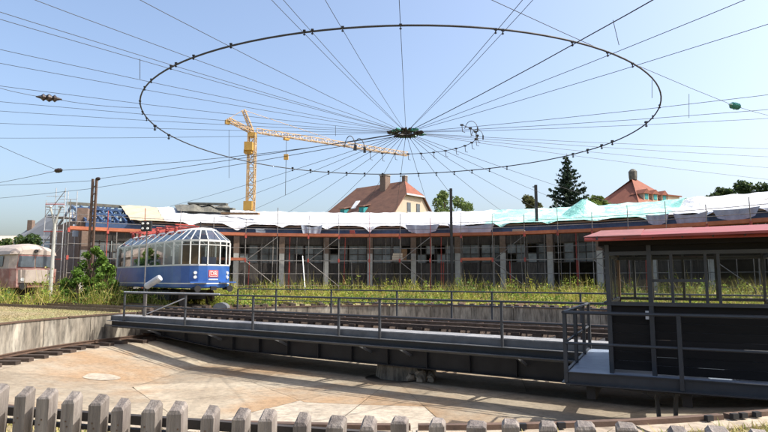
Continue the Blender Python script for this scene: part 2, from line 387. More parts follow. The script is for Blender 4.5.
# central pier
pier = thing('pivot_pier', C + Vector((0, 0, -1.65)), 'worn concrete pivot block under the middle of the bridge', 'pier')
b = MB(); b.lathe(C + Vector((0, 0, -1.7)), [(1.02, 0), (1.0, .1), (.96, .42), (.93, .46)], 10); b.build('block', m_wallc, pier)
b = MB(); b.lathe(C + Vector((0, 0, -1.25)), [(.4, 0), (.4, .1), (.28, .12), (.28, .3)], 12); b.build('bearing', m_girder, pier)
for i, (da, ds, s) in enumerate([(-.95, .75, .36), (-1.15, .45, .28), (-.7, .95, .25), (-1.3, .75, .2), (-1.05, .98, .18)]):
    b = MB(); c0 = B(da, ds, -1.66); b.lathe(c0, [(s * .5, 0), (s * .62, s * .3), (s * .45, s * .7), (s * .2, s * .85)], 6)
    b.v = [(v[0] + random.uniform(-.06, .06) * s * 3, v[1] + random.uniform(-.06, .06) * s * 3, v[2] + random.uniform(0, .05)) for v in b.v]; b.build('rubble_stone', m_slab2, pier)

# ------------------------------------------------------------------ turntable bridge
br = thing('turntable_bridge', C, 'dark steel locomotive turntable bridge with track, walkways and handrails', 'bridge')
AL = 12.45
# fish-bellied main girders
def depth(a):
    t = abs(a)
    return -1.18 if t < 7.5 else -1.18 + (t - 7.5) / (AL - 7.5) * .38
for s in (-1.05, 1.05):
    b = MB(); st = [-AL, -10, -7.5, -4, 0, 4, 7.5, 10, AL]
    top = [B(a, s, -.14) for a in st]; bot = [B(a, s, depth(a)) for a in reversed(st)]
    b.prism([p - N3 * .012 for p in top + bot], N3 * .024)
    gd = b.build('girder', m_girder, br)
    b = MB()
    for i in range(len(st) - 1):
        b.bar(B(st[i], s, depth(st[i]) - .012), B(st[i + 1], s, depth(st[i + 1]) - .012), .34, .024)
        b.bar(B(st[i], s, -.13), B(st[i + 1], s, -.13), .34, .024)
    b.build('flange', m_girder, gd)
    for i in range(17):
        a = -11.2 + 1.4 * i; sg = 1 if s > 0 else -1
        bar('stiffener', m_girder, gd, B(a, s + sg * .075, -.15), B(a, s + sg * .075, depth(a)), .12, .02, up=E3)
for i in range(9):
    a = -11.2 + 2.8 * i
    bar('cross_beam', m_girder, br, B(a, -1.0, -.5), B(a, 1.0, -.5), .16, .5)
# track
for i in range(41):
    a = -12.2 + i * .61 + random.uniform(-.03, .03)
    sl_ = bar('sleeper', m_sleeper, br, B(a, -1.36, -.035), B(a, 1.36 + random.uniform(-.04, .05), -.035), .25, .16)
for s in (-.755, .755):
    b = MB()
    b.bar(B(-AL, s, .058), B(AL, s, .058), .13, .02); b.bar(B(-AL, s, .11), B(AL, s, .11), .02, .09); b.bar(B(-AL, s, .17), B(AL, s, .17), .07, .04)
    rl = b.build('rail', m_rail, br)
    for i in range(41):
        a = -12.2 + i * .61
        for d in (-.11, .11): block('clip', m_rust, rl, B(a, s + d, .075), (.09, .07, .05), AZ)
bar('under_deck', m_girder, br, B(-AL, 0, -.135), B(AL, 0, -.135), 2.5, .012)
for s in (-1.27, 1.27): bar('guard_timber', m_sleeper, br, B(-AL, s, .07), B(AL, s, .07), .14, .1)
# walkways
for sg in (-1, 1):
    wk = MB(); wk.bar(B(-AL, sg * 2.74, -.10), B(AL, sg * 2.74, -.10), .03, .17); wk.bar(B(-AL, sg * 2.83, -.195), B(AL, sg * 2.83, -.195), .21, .018)
    ch = wk.build('edge_channel', m_iron2, br)
    wk = MB(); wk.bar(B(-AL, sg * 2.83, -.385), B(AL, sg * 2.83, -.385), .33, .02); wk.bar(B(-AL, sg * 2.68, -.43), B(AL, sg * 2.68, -.43), .02, .1)
    wk.build('lower_angle', m_iron2, ch)
    wk = MB(); wk.bar(B(-AL, sg * 2.70, -.29), B(AL, sg * 2.70, -.29), .02, .19)
    wk.build('fascia', m_iron, ch)
    for i in range(24):
        a = -AL + .51 + i * 1.037
        bar('walkway_plate', m_plate, br, B(a - .512, sg * 2.38, .0), B(a + .512, sg * 2.38, .0), .69, .022)
    posts = [11.4, 7.67, 4.22, .65, -.81, -4.46] if sg > 0 else [11.1, 8.6, 5.4, 2.1, -.3, -1.9, -5.0, -8.2, -11.4]
    zt = .93 if sg > 0 else 1.02; a1 = -7.0 if sg > 0 else -11.4
    for a in posts:
        p = bar('rail_post', m_iron, br, B(a, sg * 2.86, -.18), B(a, sg * 2.86, zt - .02), .06, .06, up=E3)
        bk = MB(); bk.bar(B(a, sg * 2.66, -.22), B(a, sg * 1.12, -.85), .05, .08); bk.bar(B(a, sg * 2.66, -.22), B(a, sg * 1.15, -.22), .06, .12)
        bk.build('bracket', m_iron2 if sg > 0 else m_iron, br)
    rod('handrail', m_iron, br, B(posts[0], sg * 2.86, zt), B(a1, sg * 2.86, zt), .028)
    rod('middle_rail', m_iron, br, B(posts[0], sg * 2.86, zt - .5), B(a1, sg * 2.86, zt - .5), .022)
# pale end rail with a sloping brace
rod('end_handrail', m_galv, br, B(11.45, 2.87, .975), B(5.85, 2.87, .965), .026)
rod('end_brace', m_galv, br, B(9.9, 2.87, .15), B(7.67, 2.87, .80), .022)
# bridge end carriages with wheels on the ring rail
for sg in (-1, 1):
    ec = block('end_carriage', m_girder, br, B(sg * 11.95, 0, -.62), (.5, 3.1, .32), AZ)
    for s in (-1.3, 1.3):
        b = MB(); c = B(sg * 12.1, s, -.66)
        b.tube([c - E3 * .06, c + E3 * .06], .235, 18); b.build('wheel', m_rust, br)
for s in (-.9, .9): bar('end_buffer', m_iron2, br, B(12.5, s, .0), B(12.7, s, .0), .5, .1)
# platform that carries the cabin
PA0, PA1, PS0, PS1, PZ = -7.05, -10.55, 2.95, 6.66, -.08
BRIDGE_B = B; DL = R(7)
def B(a, s, z):                           # platform frame: turned a little against the bridge
    da, ds = a + 7.05, s - 6.66
    return BRIDGE_B(-7.05 + da * math.cos(DL) - ds * math.sin(DL), 6.66 + ds * math.cos(DL) + da * math.sin(DL), z)
pl = bar('platform_plate', m_deckblue, br, B(PA0, (PS0 + PS1) / 2, PZ - .01), B(PA1, (PS0 + PS1) / 2, PZ - .01), PS1 - PS0 - .02, .02)
b = MB()
for (p, q, o) in ((B(PA0, PS1, 0), B(PA1, PS1, 0), N3), (B(PA0, PS0, 0), B(PA0, PS1, 0), E3)):
    z0 = Vector((0, 0, PZ))
    b.bar(p + z0 + Vector((0, 0, -.075)), q + z0 + Vector((0, 0, -.075)), .02, .19)
    b.bar(p + z0 + o * .04 + Vector((0, 0, -.165)), q + z0 + o * .04 + Vector((0, 0, -.165)), .09, .016)
    b.bar(p + z0 + o * .015 + Vector((0, 0, .022)), q + z0 + o * .015 + Vector((0, 0, .022)), .05, .012)
b.build('platform_edge', m_iron, br)
for i in range(4):
    s = PS0 + .35 + i * 1.05; bar('platform_joist', m_girder, br, B(PA0 - .03, s, PZ - .13), B(PA1, s, PZ - .13), .08, .2)
for a in (-7.4, -8.85, -10.2): bar('platform_beam', m_girder, br, B(a, 1.2, PZ - .34), B(a, PS1 - .3, PZ - .34), .14, .22)
def prail(p, q, z, r): rod('platform_rail', m_iron, br, p + Vector((0, 0, z)), q + Vector((0, 0, z)), r)
for z, r in ((.93, .03), (.42, .024)):
    prail(B(PA0, PS1 + .02, 0), B(PA1, PS1 + .02, 0), z, r); prail(B(PA0 + .02, PS1, 0), B(PA0 + .02, PS0, 0), z, r)
for a, s in ((PA0, PS1), (-8.78, PS1 + .03), (-10.5, PS1 + .03), (PA0, 5.3), (PA0, 4.0), (PA0, PS0)):
    bar('rail_post', m_iron, br, B(a, s, PZ - .15), B(a, s, .94), .06, .06, up=E3)
# outrigger leg with its roller
q = B(-8.55, 5.35, 0); zf = fz(q.x, q.y)
lg = MB()
for da in (-.16, .16): lg.bar(B(-8.55 + da, 5.35, PZ - .4), B(-8.55 + da * .7, 5.35, zf + .1), .045, .06)
lg.bar(B(-8.85, 5.3, PZ - .42), B(-8.25, 5.4, PZ - .42), .08, .08); lg.bar(B(-8.3, 5.35, PZ - .45), B(-7.7, 5.35, zf + .9), .05, .05)
lg.build('outrigger_leg', m_iron2, br)
b = MB(); c = B(-8.55, 5.35, zf + .14); b.tube([c - E3 * .07, c + E3 * .07], .14, 16); b.build('roller', m_iron, br)

# ------------------------------------------------------------------ operator cabin on the platform
def a_of(px, s_):                         # position along the platform edge seen at column px
    lo, hi = -12., -5.
    for _ in range(40):
        m = (lo + hi) / 2; p = B(m, s_, 1.2); c = p.x / (p.y * math.cos(PIT) - .3 * math.sin(PIT))
        if c > (px - 384) / F: lo = m
        else: hi = m
    return m
CS0, CS1 = 3.35, 6.3
CA0, CA1 = a_of(606.5, CS1), -10.45
cb = thing('operator_cabin', B((CA0 + CA1) / 2, (CS0 + CS1) / 2, PZ), 'black control cabin with large windows and a red sloping roof on the turntable', 'cabin')
ZS, ZW, ZT = 1.08, 1.93, 2.08
def cpanel(p, q, z0, z1, name='board'):
    n = max(1, round((z1 - z0) / .145)); h = (z1 - z0) / n
    for i in range(n):
        z = z0 + (i + .5) * h
        bar(name, m_cabwood, cb, p + Vector((0, 0, z)), q + Vector((0, 0, z)), .03, h - .006)
near = [CA0 - .04, a_of(651, CS1), a_of(673, CS1), a_of(707.5, CS1), a_of(720.5, CS1), -10.40]
cpanel(B(near[0] - .04, CS1 - .03, 0), B(near[1] + .03, CS1 - .03, 0), PZ + .06, ZS - .03)
cpanel(B(near[1] - .03, CS1 - .03, 0), B(-10.4, CS1 - .03, 0), PZ + .02, ZS - .03)
cpanel(B(CA0 - .03, CS0 + .05, 0), B(CA0 - .03, CS1 - .09, 0), PZ + .02, ZS - .03)
cpanel(B(CA0, CS0 + .03, 0), B(CA1, CS0 + .03, 0), PZ + .02, ZS - .16)
cpanel(B(CA1 + .03, CS0 + .05, 0), B(CA1 + .03, CS1 - .09, 0), PZ + .02, ZS - .03)
for (p, q) in ((B(CA0, CS1, 0), B(CA1, CS1, 0)), (B(CA0, CS0, 0), B(CA0, CS1, 0)), (B(CA0, CS0, 0), B(CA1, CS0, 0)), (B(CA1, CS0, 0), B(CA1, CS1, 0))):
    cpanel(p, q, ZW + .03, ZT, 'header_board')
    bar('sill', m_iron, cb, p + Vector((0, 0, ZS)), q + Vector((0, 0, ZS)), .10, .06)
    bar('head_rail', m_iron, cb, p + Vector((0, 0, ZW)), q + Vector((0, 0, ZW)), .07, .06)
for i, a in enumerate(near):
    wd = .07 if i in (0, 1, 5) else .042
    bar('corner_post' if i in (0, 5) else 'mullion', m_iron, cb, B(a, CS1 + .004, PZ if i in (0, 1, 5) else ZS), B(a, CS1 + .004, ZT if i in (0, 1, 5) else ZW), wd, wd, up=E3)
for a in (CA0 - .04, CA0 - .35, CA0 - .7, -9.0, -9.6, CA1 + .04):
    bar('rear_mullion', m_iron if a != CA0 - .04 else m_brown, cb, B(a, CS0 + .002, ZS if a not in (CA0 - .04, CA1 + .04) else PZ), B(a, CS0 + .002, ZT), .05, .05, up=E3)
for s in (4.2, 5.2): bar('side_mullion', m_iron, cb, B(CA0 - .002, s, ZS), B(CA0 - .002, s, ZW), .05, .05, up=E3)
bar('transom', m_iron, cb, B(near[1], CS1 + .002, 1.47), B(near[3], CS1 + .002, 1.47), .045, .045)
for i in range(5):
    b = MB(); b.prism([B(near[i], CS1 - .012, ZS), B(near[i + 1], CS1 - .012, ZS), B(near[i + 1], CS1 - .012, ZW), B(near[i], CS1 - .012, ZW)], N3 * .004); b.build('pane', m_pane, cb)
for (p0, p1, d) in ((B(CA0 - .012, CS0, 0), B(CA0 - .012, CS1, 0), E3 * .004), (B(CA0, CS0 + .012, 0), B(CA1, CS0 + .012, 0), N3 * .004)):
    b = MB(); b.prism([p0 + Vector((0, 0, ZS)), p1 + Vector((0, 0, ZS)), p1 + Vector((0, 0, ZW)), p0 + Vector((0, 0, ZW))], d); b.build('pane', m_pane, cb)
block('door_handle', m_galv, cb, B(near[1] + .07, CS1 + .03, .9), (.05, .03, .14), AZ)
# desk with levers inside, hanging lamps
block('control_desk', m_cabwood, cb, B(-9.4, 4.35, .45), (1.2, .5, 1.0), AZ)
rb = B(0, 0, 0)
roof = MB()
RA0, RA1, RS0, RS1 = a_of(587, 6.72), -10.75, 3.25, 6.72
zr = lambda s: 2.20 + (RS1 - s) / (RS1 - RS0) * .36
roof.prism([B(RA0, RS1, zr(RS1) - .04), B(RA0, RS0, zr(RS0) - .04), B(RA0, RS0, zr(RS0)), B(RA0, RS1, zr(RS1))], E3 * (RA1 - RA0))
roof_o = roof.build('roof_slab', m_redtrim, cb)
for i in range(4):
    a0 = RA0 + .02 - i * .905; a1 = a0 - .895
    b = MB(); b.prism([B(a0, RS1 + .02, zr(RS1) - .012), B(a0, RS0 - .0, zr(RS0) + .006), B(a0, RS0 - .0, zr(RS0) + .016), B(a0, RS1 + .02, zr(RS1) + .004)], E3 * (a1 - a0)); b.build('roof_sheet', m_redroof, roof_o)
b = MB(); b.prism([B(CA0 + .1, CS1, ZT - .02), B(CA0 + .1, CS0, ZT - .02), B(CA0 + .1, CS0, zr(CS0) - .06), B(CA0 + .1, CS1, zr(CS1) - .06)], E3 * (CA1 - CA0 - .2)); b.build('roof_frame', m_cabwood, cb)

rod('gutter', m_redtrim, cb, B(RA0, RS1 + .03, zr(RS1) - .05), B(RA1, RS1 + .03, zr(RS1) - .05), .03)
for i in range(9):
    a = RA0 - .2 - i * .42; block('gutter_clip', m_iron, cb, B(a, RS1 + .035, zr(RS1) - .035), (.02, .08, .05), AZ + DL)
B = BRIDGE_B
# ------------------------------------------------------------------ signal mast and floodlight at the bridge end
sp = gp(143, 316.5, 0)
sg_ = thing('signal_mast', sp, 'slim grey mast with a black box of small round lamps at the bridge end', 'signal')
rod('mast', m_tube, sg_, sp, sp + Vector((0, 0, 3.45)), .022)
b = MB(); b.bar(sp + Vector((.07, 0, .0)), sp + Vector((.07, 0, .95)), .08, .08); b.build('base_post', m_tube, sg_)
hd = block('lamp_box', m_black, sg_, sp + Vector((0, -.05, 3.62)), (.38, .2, .40), .1)
for dx, dz in ((-.1, .1), (.1, .1), (-.1, -.1), (.1, -.1)):
    b = MB(); c = sp + Vector((dx, -.17, 3.62 + dz)); b.tube([c, c + Vector((0, -.04, 0))], .045, 12); b.build('lens', m_lens, sg_)
fl = thing('floodlight', sp + Vector((.08, -.05, 1.0)), 'grey cylindrical floodlight tilted up beside the signal mast', 'floodlight')
b = MB(); p0 = sp + Vector((.10, -.1, 1.18)); dr = Vector((.62, -.14, .36)); b.tube([p0, p0 + dr * .08, p0 + dr * .9, p0 + dr], [.10, .13, .14, .12], 14); b.build('housing', m_galv, fl, smooth=False)
bar('stirrup', m_iron, fl, sp + Vector((.09, -.05, .95)), p0 + dr * .3, .05, .04)
dm = gp(220, 308.5, .05)
b = MB(); d_ = thing('inspection_hood', dm, 'small grey half-round metal hood beside the bridge track near the far rail start', 'hood')
b.v = []; n = 10
for j in (0, 1):
    for k in range(n + 1):
        t = math.pi * k / n; b.v.append(tuple(dm + Vector((-.36 * math.cos(t), j * .5, .28 * math.sin(t)))))
b.f = [(k, k + 1, n + 2 + k, n + 1 + k) for k in range(n)] + [tuple(range(n, -1, -1)), tuple(range(n + 1, 2 * n + 2))]
b.build('hood', m_iron2, d_)

# ------------------------------------------------------------------ picket fence
f0 = Vector((-2.03, 3.1, 0)); fd = Vector((2.87, -.70, 0)) / 19; fu = fd.normalized(); fn = Vector((fu.y, -fu.x, 0))
fe = thing('picket_fence', f0 + fd * 9, 'weathered grey wooden picket fence in front of the turntable pit', 'fence')
for i in range(-5, 31):
    c = f0 + fd * (i + random.uniform(-.05, .05)); h = .868 + random.uniform(-.006, .007) + .0016 * max(0, i); wd = .074 + random.uniform(-.009, .008); th = .058
    pm = c + fn * 0; px_ = 384 + F * pm.x / (pm.y * math.cos(PIT) - .62 * math.sin(PIT))
    yt = np.interp(px_, [-60, 15, 58, 106, 154, 211, 268, 331, 399, 471, 581, 652, 760], [380, 385, 389.7, 395, 400, 404, 409, 414, 417, 419, 420.7, 424, 428])
    slope = .035 if i < 14 else .012
    h = dp(px_, float(yt), c.y).z - slope + random.uniform(-.005, .005)
    b = MB(); tl = random.uniform(-.02, .02)
    o = [(-wd / 2, 0), (wd / 2, 0)]
    ch_ = .012
    def V(x, y, z): return c + fu * (x + tl * z) + fn * y + Vector((0, 0, z))
    b.v = [V(-wd / 2, th, 0), V(wd / 2, th, 0), V(wd / 2, 0, 0), V(-wd / 2, 0, 0)]
    k = random.uniform(.008, .02)
    b.v += [V(-wd / 2, th, h - k), V(wd / 2, th, h - k * .7), V(wd / 2, 0, h + slope - k), V(-wd / 2, 0, h + slope - k)]
    b.v += [V(-wd / 2 + ch_, th - .005, h), V(wd / 2 - ch_, th - .005, h + .002), V(wd / 2 - ch_, .004, h + slope), V(-wd / 2 + ch_, .004, h + slope + .002)]
    b.v = [tuple(v) for v in b.v]
    b.f = [(3, 2, 1, 0)] + [(j, (j + 1) % 4, 4 + (j + 1) % 4, 4 + j) for j in range(4)] + [(4 + j, 4 + (j + 1) % 4, 8 + (j + 1) % 4, 8 + j) for j in range(4)] + [(8, 9, 10, 11)]
    pk_ = b.build('picket', m_pick, fe)
    for zz_ in (.79, .765): block('nail', m_rust, pk_, c + fn * (th + .001) + fu * random.uniform(-.012, .012) + Vector((0, 0, zz_)), (.007, .004, .007))
for z in (.785, .25):
    for dz in (0, -.052): bar('fence_batten', m_batten, fe, f0 + fd * -5.5 - fn * .022 + Vector((0, 0, z + dz + .02)), f0 + fd * 31 - fn * .022 + Vector((0, 0, z + dz)), .035, .044 if dz == 0 else .018)

# ------------------------------------------------------------------ glass-ended blue railcar
TU = Vector((-.67, .742, 0)).normalized(); TV = Vector((-TU.y, TU.x, 0)); TF = Vector((-8.75, 29.2, 0)); TL = 11.9
def T(d, wv, z): return TF + TU * d + TV * wv + Vector((0, 0, z))
tr = thing('glass_railcar', T(TL / 2, 0, 0), 'blue railcar with white-ribbed rounded glass front beside the scaffolding', 'railcar')
outl = [(0.0, .33), (.13, .74), (.42, 1.08), (.88, 1.33), (1.6, 1.45)]
d = 1.6
while d < TL - 2.5: d += 1.28; outl.append((d, 1.45))
outl += [(TL - .88, 1.33), (TL - .42, 1.08), (TL - .13, .74), (TL, .33)]
plan = [(d, wv) for d, wv in outl] + [(d, -wv) for d, wv in reversed(outl)]
n = len(plan)
def ring(z, inset=0.):
    r = []
    for d, wv in plan:
        cx = min(max(d, 1.5), TL - 1.5); r.append(T(cx + (d - cx) * (1 - inset), wv * (1 - inset), z))
    return r
def loft(name, levels, m, cap0=True, cap1=True, smooth=False):
    b = MB()
    for z, ins in levels: b.v += [tuple(p) for p in ring(z, ins)]
    for i in range(len(levels) - 1): b.f += [(i * n + k, i * n + (k + 1) % n, (i + 1) * n + (k + 1) % n, (i + 1) * n + k) for k in range(n)]
    if cap0: b.f.append(tuple(range(n - 1, -1, -1)))
    if cap1: b.f.append(tuple((len(levels) - 1) * n + k for k in range(n)))
    return b.build(name, m, tr, smooth)
body = loft('body', [(1.02, .05), (1.08, .01), (1.24, 0), (2.16, 0)], m_blue)
loft('lower_stripe', [(1.23, -.004), (1.29, -.004)], m_tpw, False, False)
loft('sill_stripe', [(2.16, -.006), (2.24, -.006)], m_tpw)
loft('eave_band', [(3.40, -.006), (3.50, -.004)], m_tpw, False, False)
loft('roof_cap', [(4.03, .46), (4.10, .5), (4.17, .62), (4.20, .8)], m_tpw)
b = MB(); b.box(T(TL / 2 + .6, 0, .62), (TL - 4.4, 2.3, .5), math.atan2(TU.y, TU.x)); b.build('underframe', m_black, tr)
for dd in (1.9, 3.6, TL - 3.6, TL - 1.9):
    for sv in (-.75, .75):
        b = MB(); c = T(dd, sv, .47); b.tube([c - TV * .06, c + TV * .06], .46, 18); b.build('wheel', m_rust, tr)
up0, up1, rt = ring(2.24, -.002), ring(3.40, -.002), ring(4.04, .46)
for k in range(n):
    j = (k + 1) % n
    end = plan[k][0] < 1.7 and plan[j][0] < 1.7
    bar('pillar', m_tpw, tr, up0[k], up1[k], .055 if end else .09, .06, up=TU)
    bar('roof_rib', m_tpw, tr, up1[k] + Vector((0, 0, .08)), rt[k], .045, .04)
    b = MB(); b.poly(up0[k], up0[j], up1[j], up1[k]); b.build('window_pane', m_tpane, tr)
    b = MB(); a0, a1 = up1[k] + Vector((0, 0, .09)), up1[j] + Vector((0, 0, .09)); b.poly(a0, a1, rt[j], rt[k]); b.build('roof_pane', m_tpane, tr)
    if end:
        zz = Vector((0, 0, -.17)); bar('window_transom', m_tpw, tr, up1[k] + zz, up1[j] + zz, .03, .04)
# interior: floor, brown partition, seats
b = MB(); b.box(T(TL / 2, 0, 1.7), (TL - 2.6, 2.5, .2), math.atan2(TU.y, TU.x)); b.build('inner_floor', m_brown, tr)
for dd in (1.7, 6.0, 9.6): block('partition', m_brown, tr, T(dd, .55, 2.6), (.06, 1.2, 1.55), math.atan2(TU.y, TU.x))
for i in range(7):
    for sv in (-.85, .85): block('seat', m_navy, tr, T(2.6 + i * 1.15, sv, 2.25), (.5, .8, .9), math.atan2(TU.y, TU.x))
# front fittings
def front(wv, z, o=.03):
    return T(-o, wv, z)
for sgn in (-1, 1):
    for z in (1.58, 1.80):
        p = T(.27, sgn * .84, z); nrm = (TU * -.9 + TV * sgn * .5).normalized()
        b = MB(); b.tube([p - nrm * .05, p + nrm * .09], [.11, .09], 14); hl = b.build('headlight', m_galv, tr)
        b = MB(); b.tube([p + nrm * .09, p + nrm * .10], .065, 14); b.build('lens', m_lens, hl)
    p = T(.25, sgn * .87, 1.0); b = MB(); b.tube([p + TU * .3, p - TU * .36], .08, 12); b.tube([p - TU * .36, p - TU * .40], .17, 16); b.build('buffer', m_black, tr)
    b = MB(); b.box(T(.05, sgn * .80, 1.32), (.3, .9, .06), math.atan2(TU.y, TU.x)); b.build('buffer_step', m_blue, tr)
b = MB(); b.box(T(-.05, 0, 1.02), (.12, .3, .2), math.atan2(TU.y, TU.x)); b.build('coupling', m_black, tr)
lg = MB(); lg.box(T(-.012, 0, 1.76), (.012, .52, .36), math.atan2(TU.y, TU.x)); lgo = lg.build('emblem_plate', m_logo, tr)
b = MB()
for (cw, cz, sw, sz) in ((0, .135, .42, .018), (0, -.135, .42, .018), (-.2, 0, .018, .27), (.2, 0, .018, .27)):
    b.box(T(-.022, cw, 1.76 + cz), (.008, sw, sz), math.atan2(TU.y, TU.x))
b.build('emblem_frame', m_white, lgo)
fc = bpy.data.curves.new('emblem_letters', 'FONT'); fc.body = 'DB'; fc.size = .26; fc.align_x = 'CENTER'; fc.align_y = 'CENTER'; fc.extrude = .004
fo = bpy.data.objects.new('emblem_letters', fc); fc.materials.append(m_white)
zax = -TU; xax = Vector((0, 0, 1)).cross(zax); Mx = Matrix(((xax.x, 0, zax.x, 0), (xax.y, 0, zax.y, 0), (xax.z, 1, zax.z, 0), (0, 0, 0, 1)))
COL.objects.link(fo); bpy.context.view_layer.update()
fme = bpy.data.meshes.new_from_object(fo.evaluated_get(bpy.context.evaluated_depsgraph_get())); bpy.data.objects.remove(fo)
link(bpy.data.objects.new('emblem_letters', fme), lgo, Matrix.Translation(T(-.026, 0, 1.76)) @ Mx)
block('number_plate', m_white, tr, T(-.012, 0, 1.47), (.012, .5, .05), math.atan2(TU.y, TU.x))
# folded current collector and insulators on the roof
pg = MB()
for sv in (-.55, .55):
    pg.bar(T(3.2, sv, 4.42), T(7.0, sv * .7, 4.50), .05); pg.bar(T(3.4, sv, 4.40), T(6.8, sv, 4.40), .07)
for dd in (3.2, 4.6, 6.0, 7.0): pg.bar(T(dd, -.8, 4.48), T(dd, .8, 4.48), .06)
for sv in (-.6, .6): pg.bar(T(7.6, sv, 4.44), T(TL - 1.4, sv, 4.44), .06); 
for i in range(6): pg.bar(T(7.6 + i * .6, -.8, 4.46), T(7.6 + i * .6, .8, 4.46), .05)
pg.build('current_collector', m_redins, tr)
for dd in (3.3, 4.6, 6.0, 7.6, 9.0, 10.2):
    for sv in (-.7, .7):
        b = MB(); b.lathe(T(dd, sv, 4.05), [(.07, 0), (.12, .05), (.07, .1), (.12, .15), (.07, .2), (.11, .25), (.05, .34)], 9); b.build('insulator', m_redins, tr)
b = MB(); b.tube([T(1.5, .1, 4.18), T(1.5, .1, 4.55)], .03); b.bar(T(1.5, -.3, 4.3), T(1.5, .4, 4.34), .05); b.build('roof_horn', m_black, tr)

# ------------------------------------------------------------------ faded red railcar on the left
RU = Vector((-.80, .60, 0)).normalized(); RV = Vector((-RU.y, RU.x, 0)); RF = dp(36, 280, 37.2); RF.z = 0
def Q(d, wv, z): return RF + RU * d + RV * wv + Vector((0, 0, z))
rc = thing('faded_railcar', Q(6, 0, 0), 'faded pink and cream diesel railcar with a wide windscreen behind the lamp post', 'railcar')
def rloft(name, secs, m, smooth=False):
    """secs: list of (d, [(w,z)...]) lofted along the car"""
    b = MB(); k = len(secs[0][1])
    for dd, pr in secs: b.v += [tuple(Q(dd + (pp[2] if len(pp) > 2 else 0), pp[0], pp[1])) for pp in pr]
    for i in range(len(secs) - 1): b.f += [(i * k + j, i * k + (j + 1) % k, (i + 1) * k + (j + 1) % k, (i + 1) * k + j) for j in range(k)]
    b.f += [tuple(range(k - 1, -1, -1)), tuple((len(secs) - 1) * k + j for j in range(k))]
    return b.build(name, m, rc, smooth)
def band(z0, z1, w0, w1): return [(-w0, z0), (w0, z0), (w1, z1), (-w1, z1)]
rloft('lower_body', [(.12, band(.95, 2.15, 1.1, 1.15)), (.5, band(.9, 2.15, 1.38, 1.42)), (14, band(.9, 2.15, 1.42, 1.45))], m_pink)
rloft('nose_panel', [(-.02, band(1.25, 2.08, .9, .95)), (.3, band(1.2, 2.1, 1.15, 1.2))], m_cream)
rloft('upper_body', [(.34, band(2.15, 3.1, 1.12, 1.0)), (.75, band(2.15, 3.1, 1.40, 1.34)), (14, band(2.15, 3.1, 1.42, 1.38))], m_cream)
def arch(w0, z0, h): return [(w0 * math.cos(t), z0 + h * math.sin(t)) for t in (math.pi * i / 10 for i in range(11))]
rloft('roof', [(.30, arch(1.1, 3.08, .35)), (.6, arch(1.42, 3.06, .62)), (1.5, arch(1.46, 3.06, .78)), (14, arch(1.46, 3.06, .78))], m_cream)
for wv0, wv1 in ((-1.02, -.03), (.03, 1.02)):
    b = MB(); b.prism([Q(.30, wv0, 2.26), Q(.30, wv1, 2.26), Q(.31, wv1 * .93, 2.98), Q(.31, wv0 * .93, 2.98)], RU * -.02); b.build('windscreen_pane', m_wpane, rc)
b = MB(); b.prism([Q(.33, -1.08, 2.2), Q(.33, 1.08, 2.2), Q(.33, 1.0, 3.05), Q(.33, -1.0, 3.05)], RU * -.012); b.build('windscreen_frame', m_pink, rc)
for i in range(6):
    d0 = 1.6 + i * 1.7
    b = MB(); b.prism([Q(d0, 1.425, 2.28), Q(d0 + 1.25, 1.425, 2.28), Q(d0 + 1.25, 1.40, 2.98), Q(d0, 1.40, 2.98)], RV * .012); b.build('side_window', m_wpane, rc)
for sgn in (-1, 1):
    p = Q(.05, sgn * .8, 1.45); b = MB(); b.tube([p + RU * .1, p - RU * .1], .12, 12); b.build('headlight', m_lens, rc)
    p = Q(.1, sgn * .87, 1.02); b = MB(); b.tube([p + RU * .3, p - RU * .4], .08, 10); b.tube([p - RU * .4, p - RU * .46], .22, 14); b.build('buffer', m_black, rc)
p = Q(.28, 0, 3.32); b = MB(); b.tube([p + RU * .1, p - RU * .12], .11, 12); b.build('top_lamp', m_black, rc)
b = MB(); b.box(Q(6.5, 0, .6), (11, 2.2, .5), math.atan2(RU.y, RU.x)); b.build('underframe', m_black, rc)
for dd in (1.6, 4.0):
    for sv in (-.75, .75):
        b = MB(); c = Q(dd, sv, .46); b.tube([c - RV * .06, c + RV * .06], .45, 16); b.build('wheel', m_rust, rc)

# ------------------------------------------------------------------ roundhouse
CB = Vector((-2, 15, 0)); RHO = 33.
def fa(th, rho, z): return CB + Vector((math.sin(th) * rho, math.cos(th) * rho, z))
def th_of(px, rho=RHO):                   # angle on the arc seen at picture column px
    u = (px - 384) / F; lo, hi = -1.5, 1.5
    for _ in range(50):
        m = (lo + hi) / 2; p = fa(m, rho, 2); c = p.x / (p.y * math.cos(PIT) + .5 * math.sin(PIT))
        if c < u: lo = m
        else: hi = m
    return m
rh = thing('roundhouse', fa(0, RHO, 0), 'curved old engine shed with dark doors under repair behind the turntable', 'engine shed')
TH0, TH1 = th_of(60), th_of(860); STEP = R(6.4); tc = th_of(281.5)
ks = [k for k in range(-20, 20) if TH0 - .5 * STEP < tc + k * STEP < TH1]
ths = [tc + k * STEP for k in ks]
def arcslab(name, m, t0, t1, r0, r1, za, zb, zc, zd, parent, seg=4):
    """solid strip along the arc: inner edge za (under) zb (top), outer edge zc (under) zd (top)"""
    b = MB()
    for j in range(seg + 1):
        t = t0 + (t1 - t0) * j / seg
        b.v += [tuple(fa(t, r0, za)), tuple(fa(t, r0, zb)), tuple(fa(t, r1, zd)), tuple(fa(t, r1, zc))]
    for j in range(seg):
        for q in range(4): b.f.append((4 * j + q, 4 * j + 4 + q, 4 * j + 4 + (q + 1) % 4, 4 * j + (q + 1) % 4))
    b.f += [(0, 1, 2, 3), (4 * seg + 3, 4 * seg + 2, 4 * seg + 1, 4 * seg)]
    return b.build(name, m, parent)
